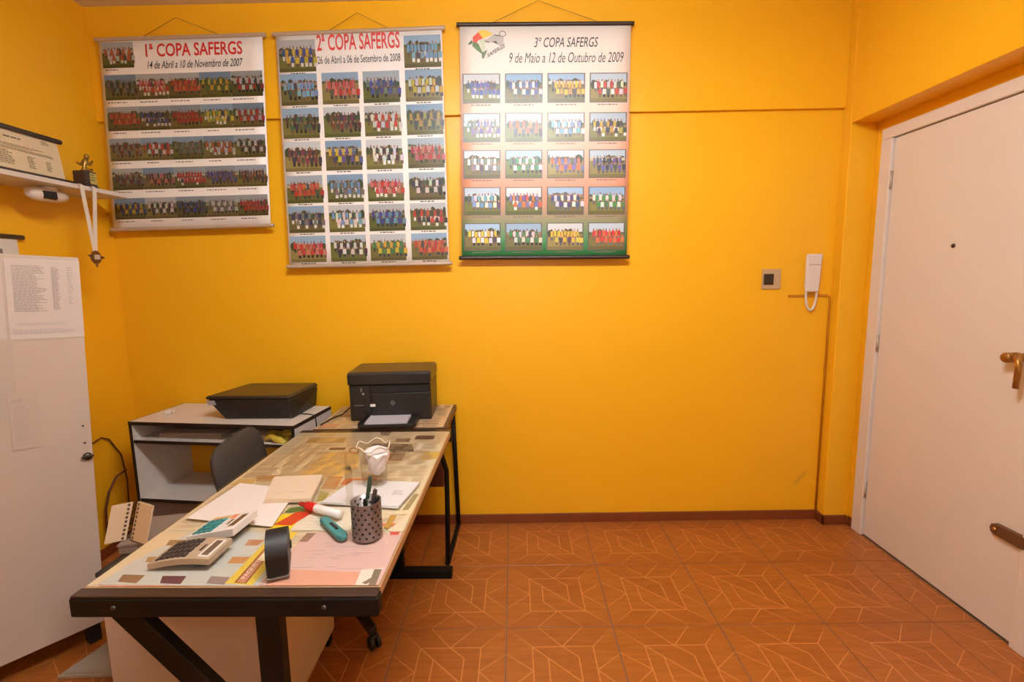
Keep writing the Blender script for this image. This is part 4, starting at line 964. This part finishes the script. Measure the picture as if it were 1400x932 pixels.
# ------------------------------------------------------------------ office chair tucked behind the desk
FAB = mat('charcoal_upholstery', (56, 48, 42), .85, noise=.15, scale=160, bump=.3, bscale=500)
oc = thing('office_chair', 'charcoal swivel chair on castors tucked behind the long desk', 'chair', (-.83, 2.12, 0))
MB().lathe([(.001, .075), (.035, .075), (.045, .09), (.04, .125), (.028, .13), (.028, .30), (.018, .30), (.018, .41), (.001, .41)], 18).build('gas_column', BMET, oc)
for k, a in enumerate((-50.5, 70, 135, 180, 222)):
    a = math.radians(a); r = .372 if k == 0 else .28; u = Vector((math.cos(a), math.sin(a), 0)); n = Vector((-u.y, u.x, 0)); e = u*r
    am = MB(); am.hexa([tuple(n*.026+Vector((0, 0, .082))), tuple(-n*.026+Vector((0, 0, .082))), tuple(e-n*.017+Vector((0, 0, .058))), tuple(e+n*.017+Vector((0, 0, .058)))],
        [tuple(n*.026+Vector((0, 0, .122))), tuple(-n*.026+Vector((0, 0, .122))), tuple(e-n*.017+Vector((0, 0, .088))), tuple(e+n*.017+Vector((0, 0, .088)))], bev=.005)
    am = am.build('base_arm', BLACKPL, oc)
    cs = MB(); c0 = e + u*.004
    for s in (-1, 1):
        rot = Matrix.Translation(c0 + n*s*.014 + Vector((0, 0, .029))) @ Matrix(((n.x, u.x, 0, 0), (n.y, u.y, 0, 0), (0, 0, 1, 0), (0, 0, 0, 1)))
        t = MB(); t.lathe([(.001, -.009), (.022, -.009), (.028, -.005), (.028, .005), (.022, .009), (.001, .009)], 18, axis='x'); cs.merge(t.bm, 0, rot)
    cs.tube([tuple(c0+Vector((0, 0, .03))), tuple(c0+Vector((0, 0, .062)))], .012, 10)
    cs.build('castor', BLACKPL, am)
def cushion(pw_, w_, d_, h_, n=28, crown=.012):
    b = MB(); rings = []
    for zz, k in ((0, .90), (.012, .97), (h_*.5, 1.), (h_-.012, .97), (h_, .90), (h_+crown*.7, .6), (h_+crown, .01)):
        rings.append([b.bm.verts.new(((w_/2)*k*abs(math.cos(t))**(2/pw_)*math.copysign(1, math.cos(t)), (d_/2)*k*abs(math.sin(t))**(2/pw_)*math.copysign(1, math.sin(t)), zz)) for t in [2*PI*q/n for q in range(n)]])
    for a, c in zip(rings, rings[1:]):
        for q in range(n): f = b.bm.faces.new((a[q], a[(q+1) % n], c[(q+1) % n], c[q])); f.smooth = True
    b.bm.faces.new(list(reversed(rings[0]))); f = b.bm.faces.new(rings[-1]); f.smooth = True
    return b
cushion(4.2, .42, .43, .055).build('seat', FAB, oc, (-.06, .012, .42))
bk = cushion(4.6, .37, .42, .045)
bk.build('backrest', FAB, oc, (-.378, -.06, .648)).rotation_euler = (Matrix.Rotation(math.radians(4), 3, 'Z') @ Matrix.Rotation(math.radians(79), 3, 'Y')).to_euler()

sbp = MB(); sbp.tube([(-.10, -.01, .405), (-.30, -.01, .400), (-.372, -.01, .43), (-.385, -.01, .52), (-.372, -.01, .62)], .014, 10); sbp.build('back_support', BMET, oc)

# ------------------------------------------------------------------ cords on the left wall
tag(MB().tube([(-2.25, 2.45, .60), (-2.25, 2.52, .645), (-2.25, 2.58, .66), (-2.25, 2.63, .635), (-2.25, 2.70, .52), (-2.25, 2.72, .36), (-2.25, 2.70, .1)], .004, 8).build('power_cord', mat('brown_cord', (84, 52, 32), .5)), 'thin brown cord arching on the wall between cabinet and shelving unit', 'cord')
tag(MB().tube([(-2.20, 2.66, .445), (-2.21, 2.60, .43), (-2.22, 2.55, .36), (-2.22, 2.52, .28), (-2.22, 2.50, .1)], .006, 8).build('power_cord', mat('dark_red_cord', (96, 40, 26), .5)), 'dark red cord hanging low on the wall behind the calendars', 'cord')

# ------------------------------------------------------------------ ceiling lamp (above the picture)
cl = thing('ceiling_lamp', 'long white fluorescent ceiling lamp overhead', 'lamp', (.05, .85, ZC))
MB().box((-.63, -.09, -.05), (.63, .09, 0), bev=.006).build('housing', WPLAST, cl)
EM = bpy.data.materials.new('lit_fluorescent_tube'); EM.use_nodes = True
EM.node_tree.nodes['Principled BSDF'].inputs['Emission Color'].default_value = (*LAMP_COLOR, 1)
EM.node_tree.nodes['Principled BSDF'].inputs['Emission Strength'].default_value = LAMP_POWER
for y in (-.06, .06):
    MB().tube([(-.60, y, -.095), (.60, y, -.095)], .022, 12).build('tube', EM, cl)
    for x in (-.60, .60): MB().box((x-.012, y-.02, -.118), (x+.012, y+.02, -.048), bev=.003).build('tube_holder', WPLAST, cl)
